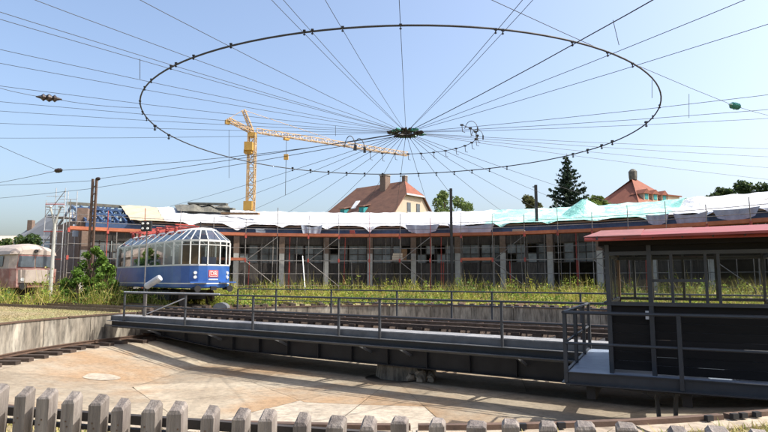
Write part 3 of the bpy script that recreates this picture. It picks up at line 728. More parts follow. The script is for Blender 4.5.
for t in ths:
    block('column', m_concrete, rh, fa(t, RHO + .2, 1.8), (.42, .46, 3.6), -t)
    block('column_shaded_top', m_brick, rh, fa(t, RHO + .2, 4.4), (.46, .48, 1.6), -t)  # upper column: shade under the scaffold deck put into a darker brick colour
tdeck = th_of(132)
for i in range(len(ths) - 1):
    t0, t1 = ths[i], ths[i + 1]; ht = .25 / RHO
    arcslab('lintel', m_bluest, t0, t1, RHO + .02, RHO + .4, 5.2, 5.72, 5.2, 5.72, rh)
    arcslab('door_head', m_door, t0 + ht, t1 - ht, RHO + .25, RHO + .4, 4.35, 5.2, 4.35, 5.2, rh, 2)
    tm = (t0 + t1) / 2
    for _ in range(3):
        tq = t0 + (t1 - t0) * random.uniform(.1, .9); rod('prop', random.choice((m_tube, m_tube, m_door, m_redtube)), rh, fa(tq, RHO - .12, 0), fa(tq + random.uniform(-.004, .004), RHO + .05, random.choice((2.9, 5.1, 5.1))), random.uniform(.03, .05))
    openbay = random.random() < .25
    for (a, bb) in ((t0 + ht, tm - .001), (tm + .001, t1 - ht)):
        L = (bb - a)
        if not openbay:
            lf = arcslab('door_leaf', m_door, a, bb, RHO + .30, RHO + .36, .05, 2.75, .05, 2.75, rh, 1)
        fr = MB()
        for x in (0, .5, 1):
            fr.bar(fa(a + L * (.03 + .94 * x), RHO + .33, 2.75), fa(a + L * (.03 + .94 * x), RHO + .33, 4.35), .07)
        for z in (2.80, 3.55, 4.30): fr.bar(fa(a, RHO + .33, z), fa(bb, RHO + .33, z), .07)
        frm = fr.build('window_frame', m_door, rh)
        for x in range(2):
            for z in range(2):
                if random.random() < .2: continue
                p0 = fa(a + L * (.03 + .47 * x), RHO + .335, 2.82 + z * .75); p1 = fa(a + L * (.03 + .47 * (x + 1)), RHO + .335, 2.82 + z * .75)
                b = MB(); b.prism([p0, p1, p1 + Vector((0, 0, .71)), p0 + Vector((0, 0, .71))], (fa(a, 1, 0) - CB) * .01); b.build('pane', m_dpane, frm)
    if t0 > tdeck - .35 * STEP:
        arcslab('roof_bay', m_deck, t0, t1, RHO - .15, 40, 5.76, 5.86, 7.72, 7.82, rh)
        arcslab('rear_roof_bay', m_deck, t0, t1, 40.01, 50, 7.72, 7.82, 6.2, 6.3, rh)
    zrw = 6.25 if t0 > tdeck - .35 * STEP else 4.2
    arcslab('rear_wall', m_concrete, t0, t1, 50, 50.3, 0, zrw, 0, zrw, rh)
arcslab('floor', m_concrete, ths[0], ths[-1], RHO + .5, 49.9, .0, .03, .0, .03, rh, 30)
for t in (ths[0], ths[-1]):
    b = MB(); sg1 = -1 if t < 0 else 1
    pts = [fa(t, RHO + .45, 0), fa(t, 50, 0), fa(t, 50, 6.2), fa(t, 40, 7.7 if t > 0 else 6.2), fa(t, RHO + .45, 5.7)]
    b.prism(pts, Vector((math.cos(t), -math.sin(t), 0)) * sg1 * .3); b.build('end_wall', m_brick, rh)
# open roof on the left: blue trusses
tt0, tt1 = ths[0], tdeck; nT = 6
for i in range(nT + 1):
    t = tt0 + (tt1 - tt0) * i / nT
    b = MB(); b.bar(fa(t, 33.1, 5.78), fa(t, 40, 7.55), .12, .22); b.bar(fa(t, 33.1, 5.72), fa(t, 46, 5.72), .10, .16); b.bar(fa(t, 40, 7.55), fa(t, 48, 6.3), .12, .22)
    for r_ in (35, 37, 39): b.bar(fa(t, r_, 5.8), fa(t, r_ + .9, 5.8 + (r_ + .9 - 33) * .27), .08, .08)
    b.build('roof_truss', m_bluest, rh)
b = MB(); b.bar(fa(tt0 - .01, 40, 7.75), fa(tt1 + .02, 40, 7.75), .26, .24); b.build('ridge_beam', m_tarpd, rh)
for r_ in (35.5, 37.8): b = MB(); b.bar(fa(tt0, r_, 6.55 + (r_ - 35.5) * .27), fa(tt1, r_, 6.55 + (r_ - 35.5) * .27), .12, .16); b.build('purlin', m_bluest, rh)
for (xa, xb, z0, z1, mm, r_) in ((66, 78, 5.75, 7.1, m_white, 41), (84, 98, 5.8, 7.2, m_tarpw, 42), (100, 112, 5.7, 6.8, m_tarpb, 41.5), (70, 128, 4.6, 5.5, m_tarpb, 34)):
    arcslab('sheeting_panel', mm, th_of(xa, r_), th_of(xb, r_), r_, r_ + .05, z0, z1, z0, z1, rh, 2)
for i in range(9):
    t = th_of(70 + 7 * i, 39); b = MB(); b.bar(fa(t, 39.2, 6.3), fa(t + .032, 39.2, 7.55), .12, .14); b.build('diagonal', m_bluest, rh)
b = MB(); b.bar(fa(tt0, 39.3, 6.3), fa(tt1, 39.3, 6.3), .14, .2); b.build('purlin', m_bluest, rh)
block('end_pier', m_brick, rh, fa(ths[0], 34.2, 6.1), (.7, .9, 1.3), .3)

# ------------------------------------------------------------------ tarpaulins over the roof
def tarp(name, m, xa, xb, label, cat, r_top=40.4, r_bot=32.55, peaks=(), hang=.7, hem=None, seg=None, seed=0, zlift=.12):
    t0, t1 = th_of(xa), th_of(xb); n = seg or max(12, int((t1 - t0) * RHO / .16)); rows = 26
    v = []; f = []; rs_ = random.Random(seed); ph = [rs_.uniform(0, 6) for _ in range(8)]
    for j in range(n + 1):
        t = t0 + (t1 - t0) * j / n; s = (t - tc) / STEP
        k_ = math.floor(s + .5); hv_ = random.Random(int(k_) * 7 + seed).uniform(.35, 1.1); sw = hang * hv_ * (.08 + .92 * (1 - abs(math.sin(s * math.pi))) ** random.Random(int(k_)).uniform(1.2, 3)) + .03 * math.sin(s * 17 + ph[5])
        for i in range(rows + 1):
            q = i / rows
            if i < 3:                      # part that hangs over the eave
                r_ = r_bot + .05 * i + .06 * math.sin(s * 9 + ph[2]); z = 5.93 + zlift - .05 - max(.05, sw) * (1 - i / 3)
            else:
                r_ = r_bot + .25 + (r_top - r_bot - .25) * (i - 3) / (rows - 3); z = 5.86 + zlift + max(0, (r_ - 32.85)) * .272
                if r_ > 40: z = 7.82 + zlift - (r_ - 40) * .15
                z += .035 * (1 - 2 * abs(math.sin(s * 4.1 + r_ * .9 + ph[3] + .6 * math.sin(r_ + s)))) + .03 * (1 - 2 * abs(math.sin(s * 9.7 + ph[4] - r_ * 1.4))) - .06 * abs(math.sin(s * math.pi)) * (1 - abs(r_ - 36.5) / 4)
                for (px, pr, ph_, wd) in peaks:
                    pk = fa(th_of(px), pr, 0); dd = (Vector((*fa(t, r_, 0)[:2], 0)) - pk).length
                    z += ph_ * max(0, 1 - dd / wd) ** .95
            v.append(tuple(fa(t, r_, z)))
    for j in range(n):
        for i in range(rows): q = j * (rows + 1) + i; f.append((q, q + 1, q + rows + 2, q + rows + 1))
    b = MB(); b.v = v; b.f = f; o = b.build(name, m, loc=fa((t0 + t1) / 2, 36, 5.8), smooth=False)
    md = o.modifiers.new('thickness', 'SOLIDIFY'); md.thickness = .012
    return tag(o, label, cat, 'roof tarpaulins')
tarp('tarpaulin', m_tarpw, 163, 488, 'long white tarpaulin over the shed roof between the crane and the mint sheet', 'tarpaulin', seed=1)
tarp('tarpaulin', m_tarpg, 486, 672, 'mint green translucent tarpaulin with a pointed peak on the shed roof', 'tarpaulin', peaks=((577, 36.2, 1.25, 1.7), (600, 37, .2, 2), (683, 37.5, .75, 1.8)), seed=2, hang=.45)
tarp('tarpaulin', m_tarpw, 668, 850, 'white tarpaulin on the shed roof above the red cabin roof', 'tarpaulin', peaks=((683, 37.5, .55, 1.8),), seed=3, zlift=.10)
tarp('tarpaulin', m_tarpt, 128, 164, 'tan roof sheeting beside the open blue trusses', 'roof sheeting', seed=4, hang=.1)
# grey-blue sheets hung under the eave
for i, (xa, xb) in enumerate(((405, 440), (448, 496), (648, 672), (676, 712), (716, 765), (300, 322))):
    t0, t1 = th_of(xa, 32.3), th_of(xb, 32.3); b = MB(); n = 14
    for j in range(n + 1):
        q = j / n; t = t0 + (t1 - t0) * q; wv = .05 * math.sin(q * 19 + i)
        top = 6.0 - .22 * math.sin(q * math.pi) * (1 if i % 2 else .3); bot = 5.12 + .3 * (abs(2 * q - 1) if i % 2 == 0 else .3 + .2 * math.sin(q * 5))
        for z, k in ((bot, 0), ((top + bot) / 2, 1), (top, 2)): b.v.append(tuple(fa(t + (t1 - t0) * (.5 - q) * .22 * (2 - k) / 2, 32.32 + wv * (1 if k != 2 else 0), z)))
    for j in range(n):
        for k in range(2): q = 3 * j + k; b.f.append((q, q + 1, q + 4, q + 3))
    lab = ['pale sheet hung in a wedge below the white tarpaulin beside the dark roof mast', 'long grey-blue sheet hung below the white roof edge near the mint sheet', 'short grey-blue sheet hanging below the peak between mint and white tarpaulins',
           'sagging grey-blue sheet with pale top edge above the cabin roof', 'wide grey-blue sheet hung above the far end of the cabin roof', 'small grey sheet hung below the white tarpaulin opposite the crane hook'][i]
    tag(b.build('hanging_sheet', m_tarpb, loc=fa((t0 + t1) / 2, 32.3, 5.1), smooth=True), lab, 'sheet', 'sheets hung along the eave')
# dark sheet heap and boards lying on the white tarpaulin
hp = thing('sheet_heap', dp(203, 209, 52), 'crumpled dark olive sheet lying on the white roof left of the crane', 'sheet')
b = MB(); n = 22; t0, t1 = th_of(174, 38), th_of(228, 38)
for j in range(n + 1):
    q = j / n; t = t0 + (t1 - t0) * q; h = .42 * math.sin(min(1, q * 3.0) * math.pi / 2) * (.8 + .2 * math.sin(q * 23))
    for r_, k in ((37.2, .0), (37.6, .75), (38.3, 1), (39.2, 1.05), (40.2, .6)): b.v.append(tuple(fa(t, r_ + .1 * math.sin(q * 17 + r_), 6.1 + (r_ - 33) * .27 + h * k + .12)))
for j in range(n):
    for k in range(4): q = 5 * j + k; b.f.append((q, q + 1, q + 6, q + 5))
b.build('sheet', m_tarpd, hp)
for i, (xa, ya, xb, yb, Y) in enumerate(((189, 203.5, 227, 204.2, 51), (222, 213.5, 259, 213.8, 49.6), (214, 208.5, 234, 209, 51))):
    bd = thing('roof_board', dp((xa + xb) / 2, ya, Y), ['dark board resting on top of the olive sheet heap', 'long brown board lying on white tarpaulin at the foot of the crane', 'short dark board between the sheet heap and the crane'][i], 'board')
    bar('plank', m_tarpd if i != 1 else m_brown, bd, dp(xa, ya, Y), dp(xb, yb, Y - .6), .5, .16)

# ------------------------------------------------------------------ scaffold along the facade
sc = thing('facade_scaffold', fa(0, 31.6, 0), 'tube scaffold with orange toe boards along the curved shed front', 'scaffold')
s0, s1 = th_of(66, 31.6), th_of(830, 31.6); bayw = 2.5 / 31.6; nb = int((s1 - s0) / bayw)
RF_, RB_ = 31.5, 32.4; DK = 4.95
for i in range(nb + 1):
    t = s0 + i * bayw; tp = 7.05 if i % 3 == 0 else 6.55
    red = i in (1, 2, 9) or random.random() < .12
    rod('standard', m_redtube if red else m_tube, sc, fa(t, RF_, 0), fa(t + random.uniform(-.0012, .0012), RF_, tp + random.uniform(-.3, .3)), .028)
    rod('standard', m_tube, sc, fa(t, RB_, 0), fa(t, RB_, 5.1), .025)
    if i < nb and i % 2: rod('standard', m_tube, sc, fa(t + bayw * .52, RB_ - .1, 0), fa(t + bayw * .52, RB_ - .1, 5.1), .026)
    for z in (.95, 2.95, DK - .08): rod('putlog', m_tube, sc, fa(t, RF_, z), fa(t, RB_, z), .03)
    for z in (2.95, DK - .08):
        if random.random() < .6: block('bracket', m_redtube, sc, fa(t, RF_ - .03, z + .02), (.14, .1, .3), -t)
    if i == nb: break
    t1 = t + bayw
    for z in (2.95,): bar('ledger', m_tube, sc, fa(t, RF_, z), fa(t1, RF_, z), .05, .07)
    for z in (DK + .55, DK + 1.05, 3.95, .95, 1.9): rod('guard_rail', m_tube, sc, fa(t, RF_ + .04, z), fa(t1, RF_ + .04, z), .022)
    bar('toe_board', m_orange, sc, fa(t + .001, RF_ - .05, DK + .1), fa(t1 - .001, RF_ - .05, DK + .1), .035, .24)
    bar('deck_board', m_orange, sc, fa(t, (RF_ + RB_) / 2, DK), fa(t1, (RF_ + RB_) / 2, DK), .84, .05)
    if i in (4, 12, 18, 22) : bar('toe_board', m_orange, sc, fa(t, RF_ - .04, 3.05), fa(t1, RF_ - .04, 3.05), .035, .22)
    if i in (2, 5, 7, 10, 13, 16, 19, 21):
        rod('brace', m_tube, sc, fa(t, RF_ - .05, 2.9), fa(t1, RF_ - .05, 4.85), .028)
        rod('brace', m_tube, sc, fa(t, RF_ - .05, 2.9), fa(t1, RF_ - .05, .9), .028)
for k_, (px, z_, wd, dp_, h_, mm, lab, ct) in enumerate(((398, 2.98, .9, .5, .55, m_plaster, 'pale stack of bagged material on the scaffold between dark doors', 'bags'), (404, 2.98, .5, .4, .9, m_brown, 'brown crate standing on end beside the bagged material', 'crate'), (259, 5.0, .8, .5, .5, m_tarpb, 'grey-blue bundle on the top scaffold deck right of the railcar', 'bundle'), (520, 5.0, 1.0, .5, .3, m_plaster, 'short pile of pale boards on the top scaffold deck', 'boards'), (352, 5.0, .45, .45, .45, m_redtrim, 'dark red tub on the top scaffold deck', 'tub'))):
    t = th_of(px, 31.95); c = fa(t, 31.95, z_); q = thing('material_stack' if k_ in (0, 3) else ('crate' if k_ == 1 else 'bundle' if k_ == 2 else 'tub'), c, lab, ct)
    for j in range(3):
        b = MB(); b.box(c + Vector((random.uniform(-.05, .05), 0, .05 + h_ * (j + .5) / 3)), (wd * (1 - .06 * j), dp_, h_ / 3 - .015), -t + random.uniform(-.08, .08)); b.build({0: 'bag', 1: 'slat_box', 2: 'roll', 3: 'board', 4: 'tub_ring'}[k_], mm, q)
    bar('support_board', m_orange if z_ > 4 else m_brown, q, fa(t - .022, 31.95, z_ + .03), fa(t + .022, 31.95, z_ + .03), .7, .04)
# white leaning prop
p = dp(304, 283, 44); pp = thing('leaning_prop', (p.x, p.y, 0), 'thin white prop leaning against the scaffold in the weeds', 'prop')
rod('pole', m_white, pp, (p.x + .15, p.y, 0), dp(302.5, 256, 46), .04)
# stair tower of scaffold tubes at the left end
st = thing('scaffold_tower', dp(50, 300, 41) * 1, 'open scaffold tower rising past the roof at the left end of the shed', 'scaffold')
cx0, cx1, y0, y1, zt = dp(41, 280, 41).x, dp(60, 280, 41).x, 41., 42.6, 8.1
for x in (cx0, (cx0 + cx1) / 2, cx1):
    for y in (y0, y1): rod('standard', m_galv, st, (x, y, 0), (x, y, zt - (.9 if x == cx0 else 0)), .03)
for z in (2, 4, 5, 6, 6.5, 7, 7.5):
    rod('ledger', m_galv, st, (cx0, y0, z), (cx1, y0, z), .024); rod('ledger', m_galv, st, (cx0, y1, z), (cx1, y1, z), .024)
for z in (2, 4, 6):
    rod('brace', m_tube, st, (cx0, y0 - .03, z), (cx1, y0 - .03, z + 1.9), .024)
    bar('deck', m_plate, st, (cx0, (y0 + y1) / 2, z), (cx1, (y0 + y1) / 2, z), 1.2, .04)
    rod('toe_rail', m_redtube, st, (cx0, y0 - .06, z + .9), (cx1, y0 - .06, z + .9), .03)

# ------------------------------------------------------------------ masts and posts
def lattice(name, base, top, w_, label, m):
    t = thing(name, base, label, 'mast'); b0 = Vector(base); 
    for s in (-1, 1): bar('channel', m, t, b0 + Vector((s * w_, 0, 0)), b0 + Vector((s * w_, 0, top)), .15, .12)
    z = .4
    while z < top - .3:
        bar('batten_plate', m, t, b0 + Vector((-w_, -.09, z)), b0 + Vector((w_, -.09, z + .32)), .08, .02); z += .5
    return t
mb = dp(88.5, 290, 37.5); mb.z = 0
lattice('lattice_mast', mb, 8.15, .125, 'tall rust brown twin-channel mast behind the green bush', m_rust)
for px, ty, lab in ((452, 188.5, 'slender dark roof mast in front of the white tarpaulin'), (538.5, 185, 'slender dark mast in front of the mint tarpaulin')):
    q = dp(px, 280, 45.2); q.z = 0; tz = dp(px, ty, 45.2).z
    t = thing('catenary_mast', q, lab, 'mast'); b = MB(); b.bar(q, q + Vector((0, 0, tz)), .20, .2); b.build('shaft', m_black, t)
    b = MB(); b.bar(q + Vector((-.25, 0, tz - .15)), q + Vector((.12, 0, tz - .15)), .07); b.build('cap_arm', m_black, t)
lp = gp(49.5, 302.5, 0); t = thing('lamp_post', lp, 'pale concrete lamp post with a forked head near the bush', 'lamp post')
lh = dp(50, 207, lp.y).z
b = MB(); b.tube([lp, lp + Vector((.02, 0, lh - 1.1))], [.13, .09], 10); b.build('post', m_post, t)
for s in (-1, 1):
    b = MB(); b.tube([lp + Vector((.02, 0, lh - 1.15)), lp + Vector((.16 * s, 0, lh - .6)), lp + Vector((.34 * s, 0, lh - .02))], [.08, .06, .05], 8); b.build('arm', m_post, t)
    block('lamp_head', m_galv, t, lp + Vector((.42 * s, -.05, lh + .02)), (.34, .24, .10))

# ------------------------------------------------------------------ overhead ring, hub and wires
HZ = 6.55; RC = gp(398.5, 133, HZ); RC = Vector((.47, 19.0, HZ)); RR = 8.13
rg = thing('overhead_ring', RC, 'large dark tube ring hung in the air above the turntable', 'overhead ring')
b = MB(); b.tube([RC + Vector((math.sin(t) * RR, math.cos(t) * RR, .03 * math.sin(3 * t))) for t in (2 * math.pi * k / 120 for k in range(120))], .021, 6, True); b.build('ring_tube', m_rope, rg, smooth=True)
SPOKE = []                                # far end points
for x, y in ((46, 0), (148, 0), (0, 8), (0, 15.3), (0, 46), (0, 60), (0, 83), (0, 99), (0, 108.5), (0, 121), (0, 136)): SPOKE.append((gp(x, y, HZ + .05), 1.35, .0065))
for x, y, r in ((275.6, 0, .008), (287, 0, .008), (327.6, 0, .008), (399.4, 0, .009), (519, 0, .009), (529, 0, .008), (645.5, 0, .016), (734.6, 0, .010), (768, 20.4, .010), (768, 92, .011), (768, 107, .011), (768, 116, .010), (768, 146.7, .011), (768, 155, .011), (768, 166, .011), (768, 178, .011)):
    SPOKE.append((gp(x, y, HZ + .05), 1.35, r * .72))
hub = gp(406, 133, HZ)
for i in range(13):
    ph = R(-38.1 + 6.4 * i); SPOKE.append((hub + Vector((math.sin(ph) * 25.5, math.cos(ph) * 25.5, .0)), 1.0, .009))
clamp_ang = []
for e, k, r in SPOKE:
    p0 = hub + (e - hub).normalized() * .55; p1 = hub + (e - hub) * k
    wv = MB(); sag = .1 if k > 1 else .12
    wv.tube([p0.lerp(p1, q) - Vector((0, 0, sag * 4 * q * (1 - q))) for q in (0, .15, .3, .5, .7, .85, 1)], r, 5)
    dd = e - hub; a = math.atan2(dd.x, dd.y); clamp_ang.append(a)
    fan = k == 1.0
    o = wv.build('overhead_wire', m_rope, loc=p0)
    if fan: tag(o, 'thin dark wire from the hub fanning down to the shed roof', 'wire', 'wires fanning to the shed')
    elif r > .0113: tag(o, 'thick dark cable from the hub crossing the ring and passing high overhead', 'cable')
    elif e.y < 13.5: tag(o, 'thin dark wire from the hub passing overhead above the picket fence', 'wire', 'wires passing over the fence')
    elif e.x < 0: tag(o, 'thin dark wire from the hub leaving the ring on the crane side', 'wire', 'wires on the crane side')
    else: tag(o, 'thin dark wire from the hub leaving the ring on the green insulator side', 'wire', 'wires on the green insulator side')
for i, a in enumerate(clamp_ang):
    dv = Vector((math.sin(a), math.cos(a), 0)); ho = Vector((hub.x - RC.x, hub.y - RC.y, 0)); bq = ho.dot(dv); p = Vector((hub.x, hub.y, HZ)) + dv * (-bq + math.sqrt(bq * bq - ho.length_squared + RR * RR)); far = math.cos(a) > -.2
    b = MB(); k_ = 1.0 if far else .62; b.bar(p + Vector((0, 0, .05)) * k_, p - Vector((0, 0, .14)) * k_, .032 * k_); b.bar(p + Vector((-.04, 0, -.11)) * k_, p + Vector((.04, 0, -.11)) * k_, .028 * k_); b.bar(p + Vector((-.045, 0, .02)) * k_, p + Vector((.045, 0, .02)) * k_, .07 * k_, .055 * k_); b.build('clamp', m_black, rg)
# hub of insulators
hb = thing('wire_hub', hub, 'dark cluster of insulators at the centre of the overhead ring', 'wire hub')
b = MB(); b.tube([hub + Vector((math.sin(t) * .34, math.cos(t) * .34, 0)) for t in (2 * math.pi * k / 24 for k in range(24))], .05, 6, True); b.tube([hub + Vector((math.sin(t) * .14, math.cos(t) * .14, .05)) for t in (2 * math.pi * k / 16 for k in range(16))], .06, 6, True); b.build('hub_ring', m_black, hb)
for a in clamp_ang:
    d = Vector((math.sin(a), math.cos(a), 0)); l = random.uniform(.45, .75)
    b = MB(); b.tube([hub + d * .34, hub + d * .42, hub + d * .46, hub + d * .52, hub + d * .56, hub + d * l], [.03, .03, .05, .03, .05, .02], 6); b.build('insulator', m_insul if random.random() < .45 else m_black, hb)
for i in range(14):
    a = 2 * math.pi * i / 14; p = hub + Vector((math.sin(a) * .4, math.cos(a) * .4, 0)); b = MB(); b.bar(p + Vector((0, 0, .1)), p - Vector((0, 0, random.uniform(.08, .2))), .03); b.build('dropper', m_black, hb)
# inner part-ring with hooks
ir = thing('inner_arc', RC + Vector((0, 0, -.15)), 'small open arc of wire with hanging hooks round the hub', 'wire arc')
arc = [R(a) for a in range(-68, 139, 6)]; r2 = 2.45
pt_ = lambda a, r=r2, z=-.2: hub + Vector((math.sin(a) * r, math.cos(a) * r, z))
b = MB(); b.tube([pt_(a) for a in arc], .012, 5); b.build('arc_wire', m_rope, ir)
for i, a in enumerate(arc[2::2]):
    h = .22 if i > 3 else .3; p = pt_(a)
    b = MB()
    if i > 1: b.tube([p + Vector((0, 0, .02)), p + Vector((.02, 0, -h)), p + Vector((.10, 0, -h - .02))], .012, 5); b.bar(p + Vector((-.05, 0, 0)), p + Vector((.05, 0, 0)), .05)
    else: b.tube([p + Vector((-.22 + .44 * q, 0, .45 * math.sin(math.pi * q) ** .6)) for q in [k / 8 for k in range(9)]], .016, 5); b.bar(p + Vector((.2, 0, .1)), p + Vector((.2, 0, -.1)), .1)
    b.build('hook', m_rope, ir)
for a in (R(122), R(96)):
    p = pt_(a); b = MB(); b.tube([p + Vector((-.22 + .44 * q, 0, .26 * math.sin(math.pi * q) ** .6)) for q in [k / 8 for k in range(9)]], .011, 5); b.bar(p + Vector((.2, 0, .05)), p + Vector((.2, 0, -.10)), .04); b.build('loop_hook', m_rope, ir)
# span wires with insulators
def insul(name, p, d, m, parent):
    d = d.normalized(); b = MB(); b.tube([p - d * .32, p - d * .2, p - d * .14, p - d * .08, p, p + d * .08, p + d * .14, p + d * .2, p + d * .32], [.015, .05, .11, .06, .12, .06, .11, .05, .015], 9); return b.build(name, m, parent)
def span(pts, r, label, ins=(), m=None):
    t = thing('span_wire', pts[0], label, 'wire'); b = MB()
    for i in range(len(pts) - 1): b.tube([pts[i].lerp(pts[i + 1], q) - Vector((0, 0, .06 * 4 * q * (1 - q))) for q in (0, .25, .5, .75, 1)], r, 5)
    b.build('cable', m_rope, t)
    for p, d in ins: insul('insulator', p, d, m or m_insbrown, t)
ga, gb, gc = gp(470, -10, 7.0), gp(735, 106, 7.0), gp(800, 121, 7.0)
span([ga, gb, gc], .007, 'straight cable crossing the ring on the right with a green insulator', [(gb, gc - gb)], m_insul)
p = gp(49, 98, HZ); span([gp(-30, 79, HZ), p, gp(140, 108, HZ)], .007, 'wire holding the left edge of the ring with a brown insulator', [(p, gp(140, 108, HZ) - p)])
p = gp(58.5, 170.5, 6.7); span([gp(-40, 189, 6.7), p, gp(230, 157, HZ + .1), hub], .012, 'wire with a fat brown insulator left of the lattice mast', [(p, hub - p)])
span([gp(-30, 132, 7.5), p], .011, 'short rising wire ending at the brown insulator left of the lattice mast')
mt = mb + Vector((.3, -.1, 8.0)); p = dp(98, 178.8, 37); span([mt, p, hub + Vector((0, 0, .02))], .014, 'wire from the lattice mast top to the hub with an insulator', [(p, hub - p)])
span([gp(-60, 187, 7.6), mt + Vector((-.4, 0, .02))], .014, 'wire leaving the lattice mast top away from the hub')
span([gp(-60, 203, 7.2), gp(88, 189, 7.2), hub + Vector((0, 0, -.06))], .013, 'lower wire passing in front of the lattice mast to the hub')
# droppers below wires
for i, (x, ya, yb, Y) in enumerate(((140, 59, 79, 14.5), (229, 130, 178, 23), (613, 20, 45, 13), (652, 80, 98, 17), (689, 94, 118, 20), (335.5, 126, 136, 20))):
    lab = ['short vertical dropper wire by the ring edge above the left insulator', 'long vertical dropper wire hanging beside the crane tower', 'slanting dropper wire between two cables inside the upper right of the ring', 'short dropper wire inside the right edge of the ring', 'short dropper wire beside the green insulator cable', 'short dropper wire above the crane jib'][i]
    dt = thing('dropper_wire', dp(x, yb, Y), lab, 'wire'); rod('cable', m_rope, dt, dp(x + (6 if i == 2 else 0), yb, Y), dp(x, ya, Y), .008)

# ------------------------------------------------------------------ tower crane
KX = dp(248.5, 280, 100); KX.z = 0; KZ = dp(248, 132, 100).z
cr = thing('tower_crane', KX, 'yellow tower crane standing behind the shed with its jib pointing right', 'crane')
def truss(p, q, hw, hh, nsec, r, tri=False, up=Vector((0, 0, 1))):
    b = MB(); p = Vector(p); q = Vector(q); d = (q - p).normalized(); up = up if abs(d.dot(up)) < .9 else Vector((0, 1, 0)); x = d.cross(up).normalized(); y = x.cross(d)
    cs = [(-hw, -hh), (hw, -hh), (hw, hh), (-hw, hh)] if not tri else [(-hw, 0), (hw, 0), (0, hh * 2)]
    P = lambda c, k: p.lerp(q, k / nsec) + x * c[0] + y * c[1]
    for c in cs: b.bar(P(c, 0), P(c, nsec), r * 2)
    for k in range(nsec):
        for i in range(len(cs)):
            c0, c1 = cs[i], cs[(i + 1) % len(cs)]
            b.bar(P(c0, k), P(c1, k + 1), r * 1.3) if k % 2 else b.bar(P(c1, k), P(c0, k + 1), r * 1.3)
            b.bar(P(c0, k), P(c1, k), r * 1.1)
    return b
truss(KX, KX + Vector((0, 0, KZ - .6)), .62, .62, 18, .10).build('mast', m_yellow2, cr)
jt = dp(408, 157, 120); jt.z = KZ; jd = (jt - (KX + Vector((0, 0, KZ)))).normalized()
js = KX + Vector((0, 0, KZ)); truss(js + jd * .8, jt, .45, .42, 28, .06, True).build('jib', m_yellow2, cr)
cj = js - jd * 4.6 + Vector((0, 0, 1.6)); truss(js, cj, .5, .25, 5, .07).build('counter_jib', m_yellow2, cr)
block('counterweight', m_yellow, cr, cj + Vector((0, 0, -.5)), (.8, .7, .7), math.atan2(jd.y, jd.x))
ap = dp(243.5, 110, 99); truss(js, ap, .28, .28, 5, .07).build('apex', m_yellow2, cr)
rod('tie_rod', m_yellow2, cr, ap, js + jd * 16 + Vector((0, 0, 1)), .05); rod('tie_rod', m_yellow2, cr, ap, cj, .05)
block('slewing_ring', m_yellow, cr, js - Vector((0, 0, .6)), (1.4, 1.4, .8)); block('cab', m_yellow, cr, dp(249, 146.5, 98.9), (1.45, 1.3, 1.5))
kb = dp(248.5, 206, 99.5); block('collar', m_yellow, cr, kb, (1.5, 1.5, 1.6)); block('climbing_frame', m_yellow, cr, dp(248.5, 152, 99.4), (1.4, 1.4, .6))
tr_ = js + jd * 6.7; block('trolley', m_yellow, cr, tr_ + Vector((0, 0, -.35)), (1.0, .8, .4), math.atan2(jd.y, jd.x))
hk = Vector((tr_.x, tr_.y, dp(281, 157, tr_.y).z)); rod('hoist_rope', m_rope, cr, tr_ + Vector((0, 0, -.4)), hk, .04); block('hook_block', m_yellow, cr, hk, (.8, .5, 1.0))
rod('load_rope', m_rope, cr, hk, Vector((hk.x, hk.y, dp(281, 195, hk.y).z)), .05)

# ------------------------------------------------------------------ houses behind
re_ = dp(405, 181, 82); rz = re_.z; hd_ = Vector((-.74, .67, 0)).normalized(); hq = Vector((-hd_.y, hd_.x, 0))
if hq.y > 0: hq = -hq
O = Vector((re_.x, re_.y, 0)) - hd_ * 1.6
def H(p, q, z): return O + hd_ * p + hq * q + Vector((0, 0, z))
hs = thing('tiled_house', H(7, 0, 0), 'cream house with a steep brown tiled half-hipped roof above the white tarpaulin', 'house')
WQ, ZE, ZH, LP = 5.8, 9.2, rz - 2.1, 16.5; qh = WQ * (rz - ZH) / (rz - ZE)
b = MB(); b.prism([H(0, -WQ + .3, 0), H(0, WQ - .3, 0), H(0, WQ - .3, ZE), H(0, qh - .1, ZH - .05), H(0, -qh + .1, ZH - .05), H(0, -WQ + .3, ZE)], hd_ * .3); b.box(H(LP / 2 + .2, 0, ZE / 2), (LP - .4, 2 * WQ - .7, ZE), math.atan2(hd_.y, hd_.x)); b.build('wall', m_plaster, hs)
for sg in (-1, 1):
    b = MB(); b.prism([H(-.35, sg * WQ * 1.04, ZE - .2), H(LP + .3, sg * WQ * 1.04, ZE - .2), H(11.6, 0, rz), H(1.6, 0, rz), H(-.35, sg * qh * 1.05, ZH)], Vector((0, 0, -.18))); b.build('roof_slope', m_tiles, hs)
b = MB(); b.prism([H(-.37, qh * 1.1, ZH - .06), H(-.37, -qh * 1.1, ZH - .06), H(1.62, 0, rz + .03)], Vector((0, 0, -.15))); b.build('half_hip', m_tiles2, hs)
b = MB(); b.prism([H(LP + .3, WQ * 1.04, ZE - .2), H(LP + .3, -WQ * 1.04, ZE - .2), H(11.6, 0, rz)], Vector((0, 0, -.15))); b.build('end_hip', m_tiles, hs)
b = MB(); b.bar(H(-.42, qh * 1.1, ZH - .22), H(-.42, -qh * 1.1, ZH - .22), .1, .25); b.build('gutter', m_galv, hs)
for p_, q_, h_, s_ in ((5.0, .6, 1.1, 1.1), (1.9, -.3, .75, .6)):
    c = MB(); c.box(H(p_, q_, rz + h_ / 2 - .9), (s_, s_, h_ + 1.8), math.atan2(hd_.y, hd_.x)); ch = c.build('chimney', m_brick, hs); c = MB(); c.box(H(p_, q_, rz + h_ + .05), (s_ * 1.2, s_ * 1.2, .14), math.atan2(hd_.y, hd_.x)); c.build('chimney_cap', m_concrete, ch)
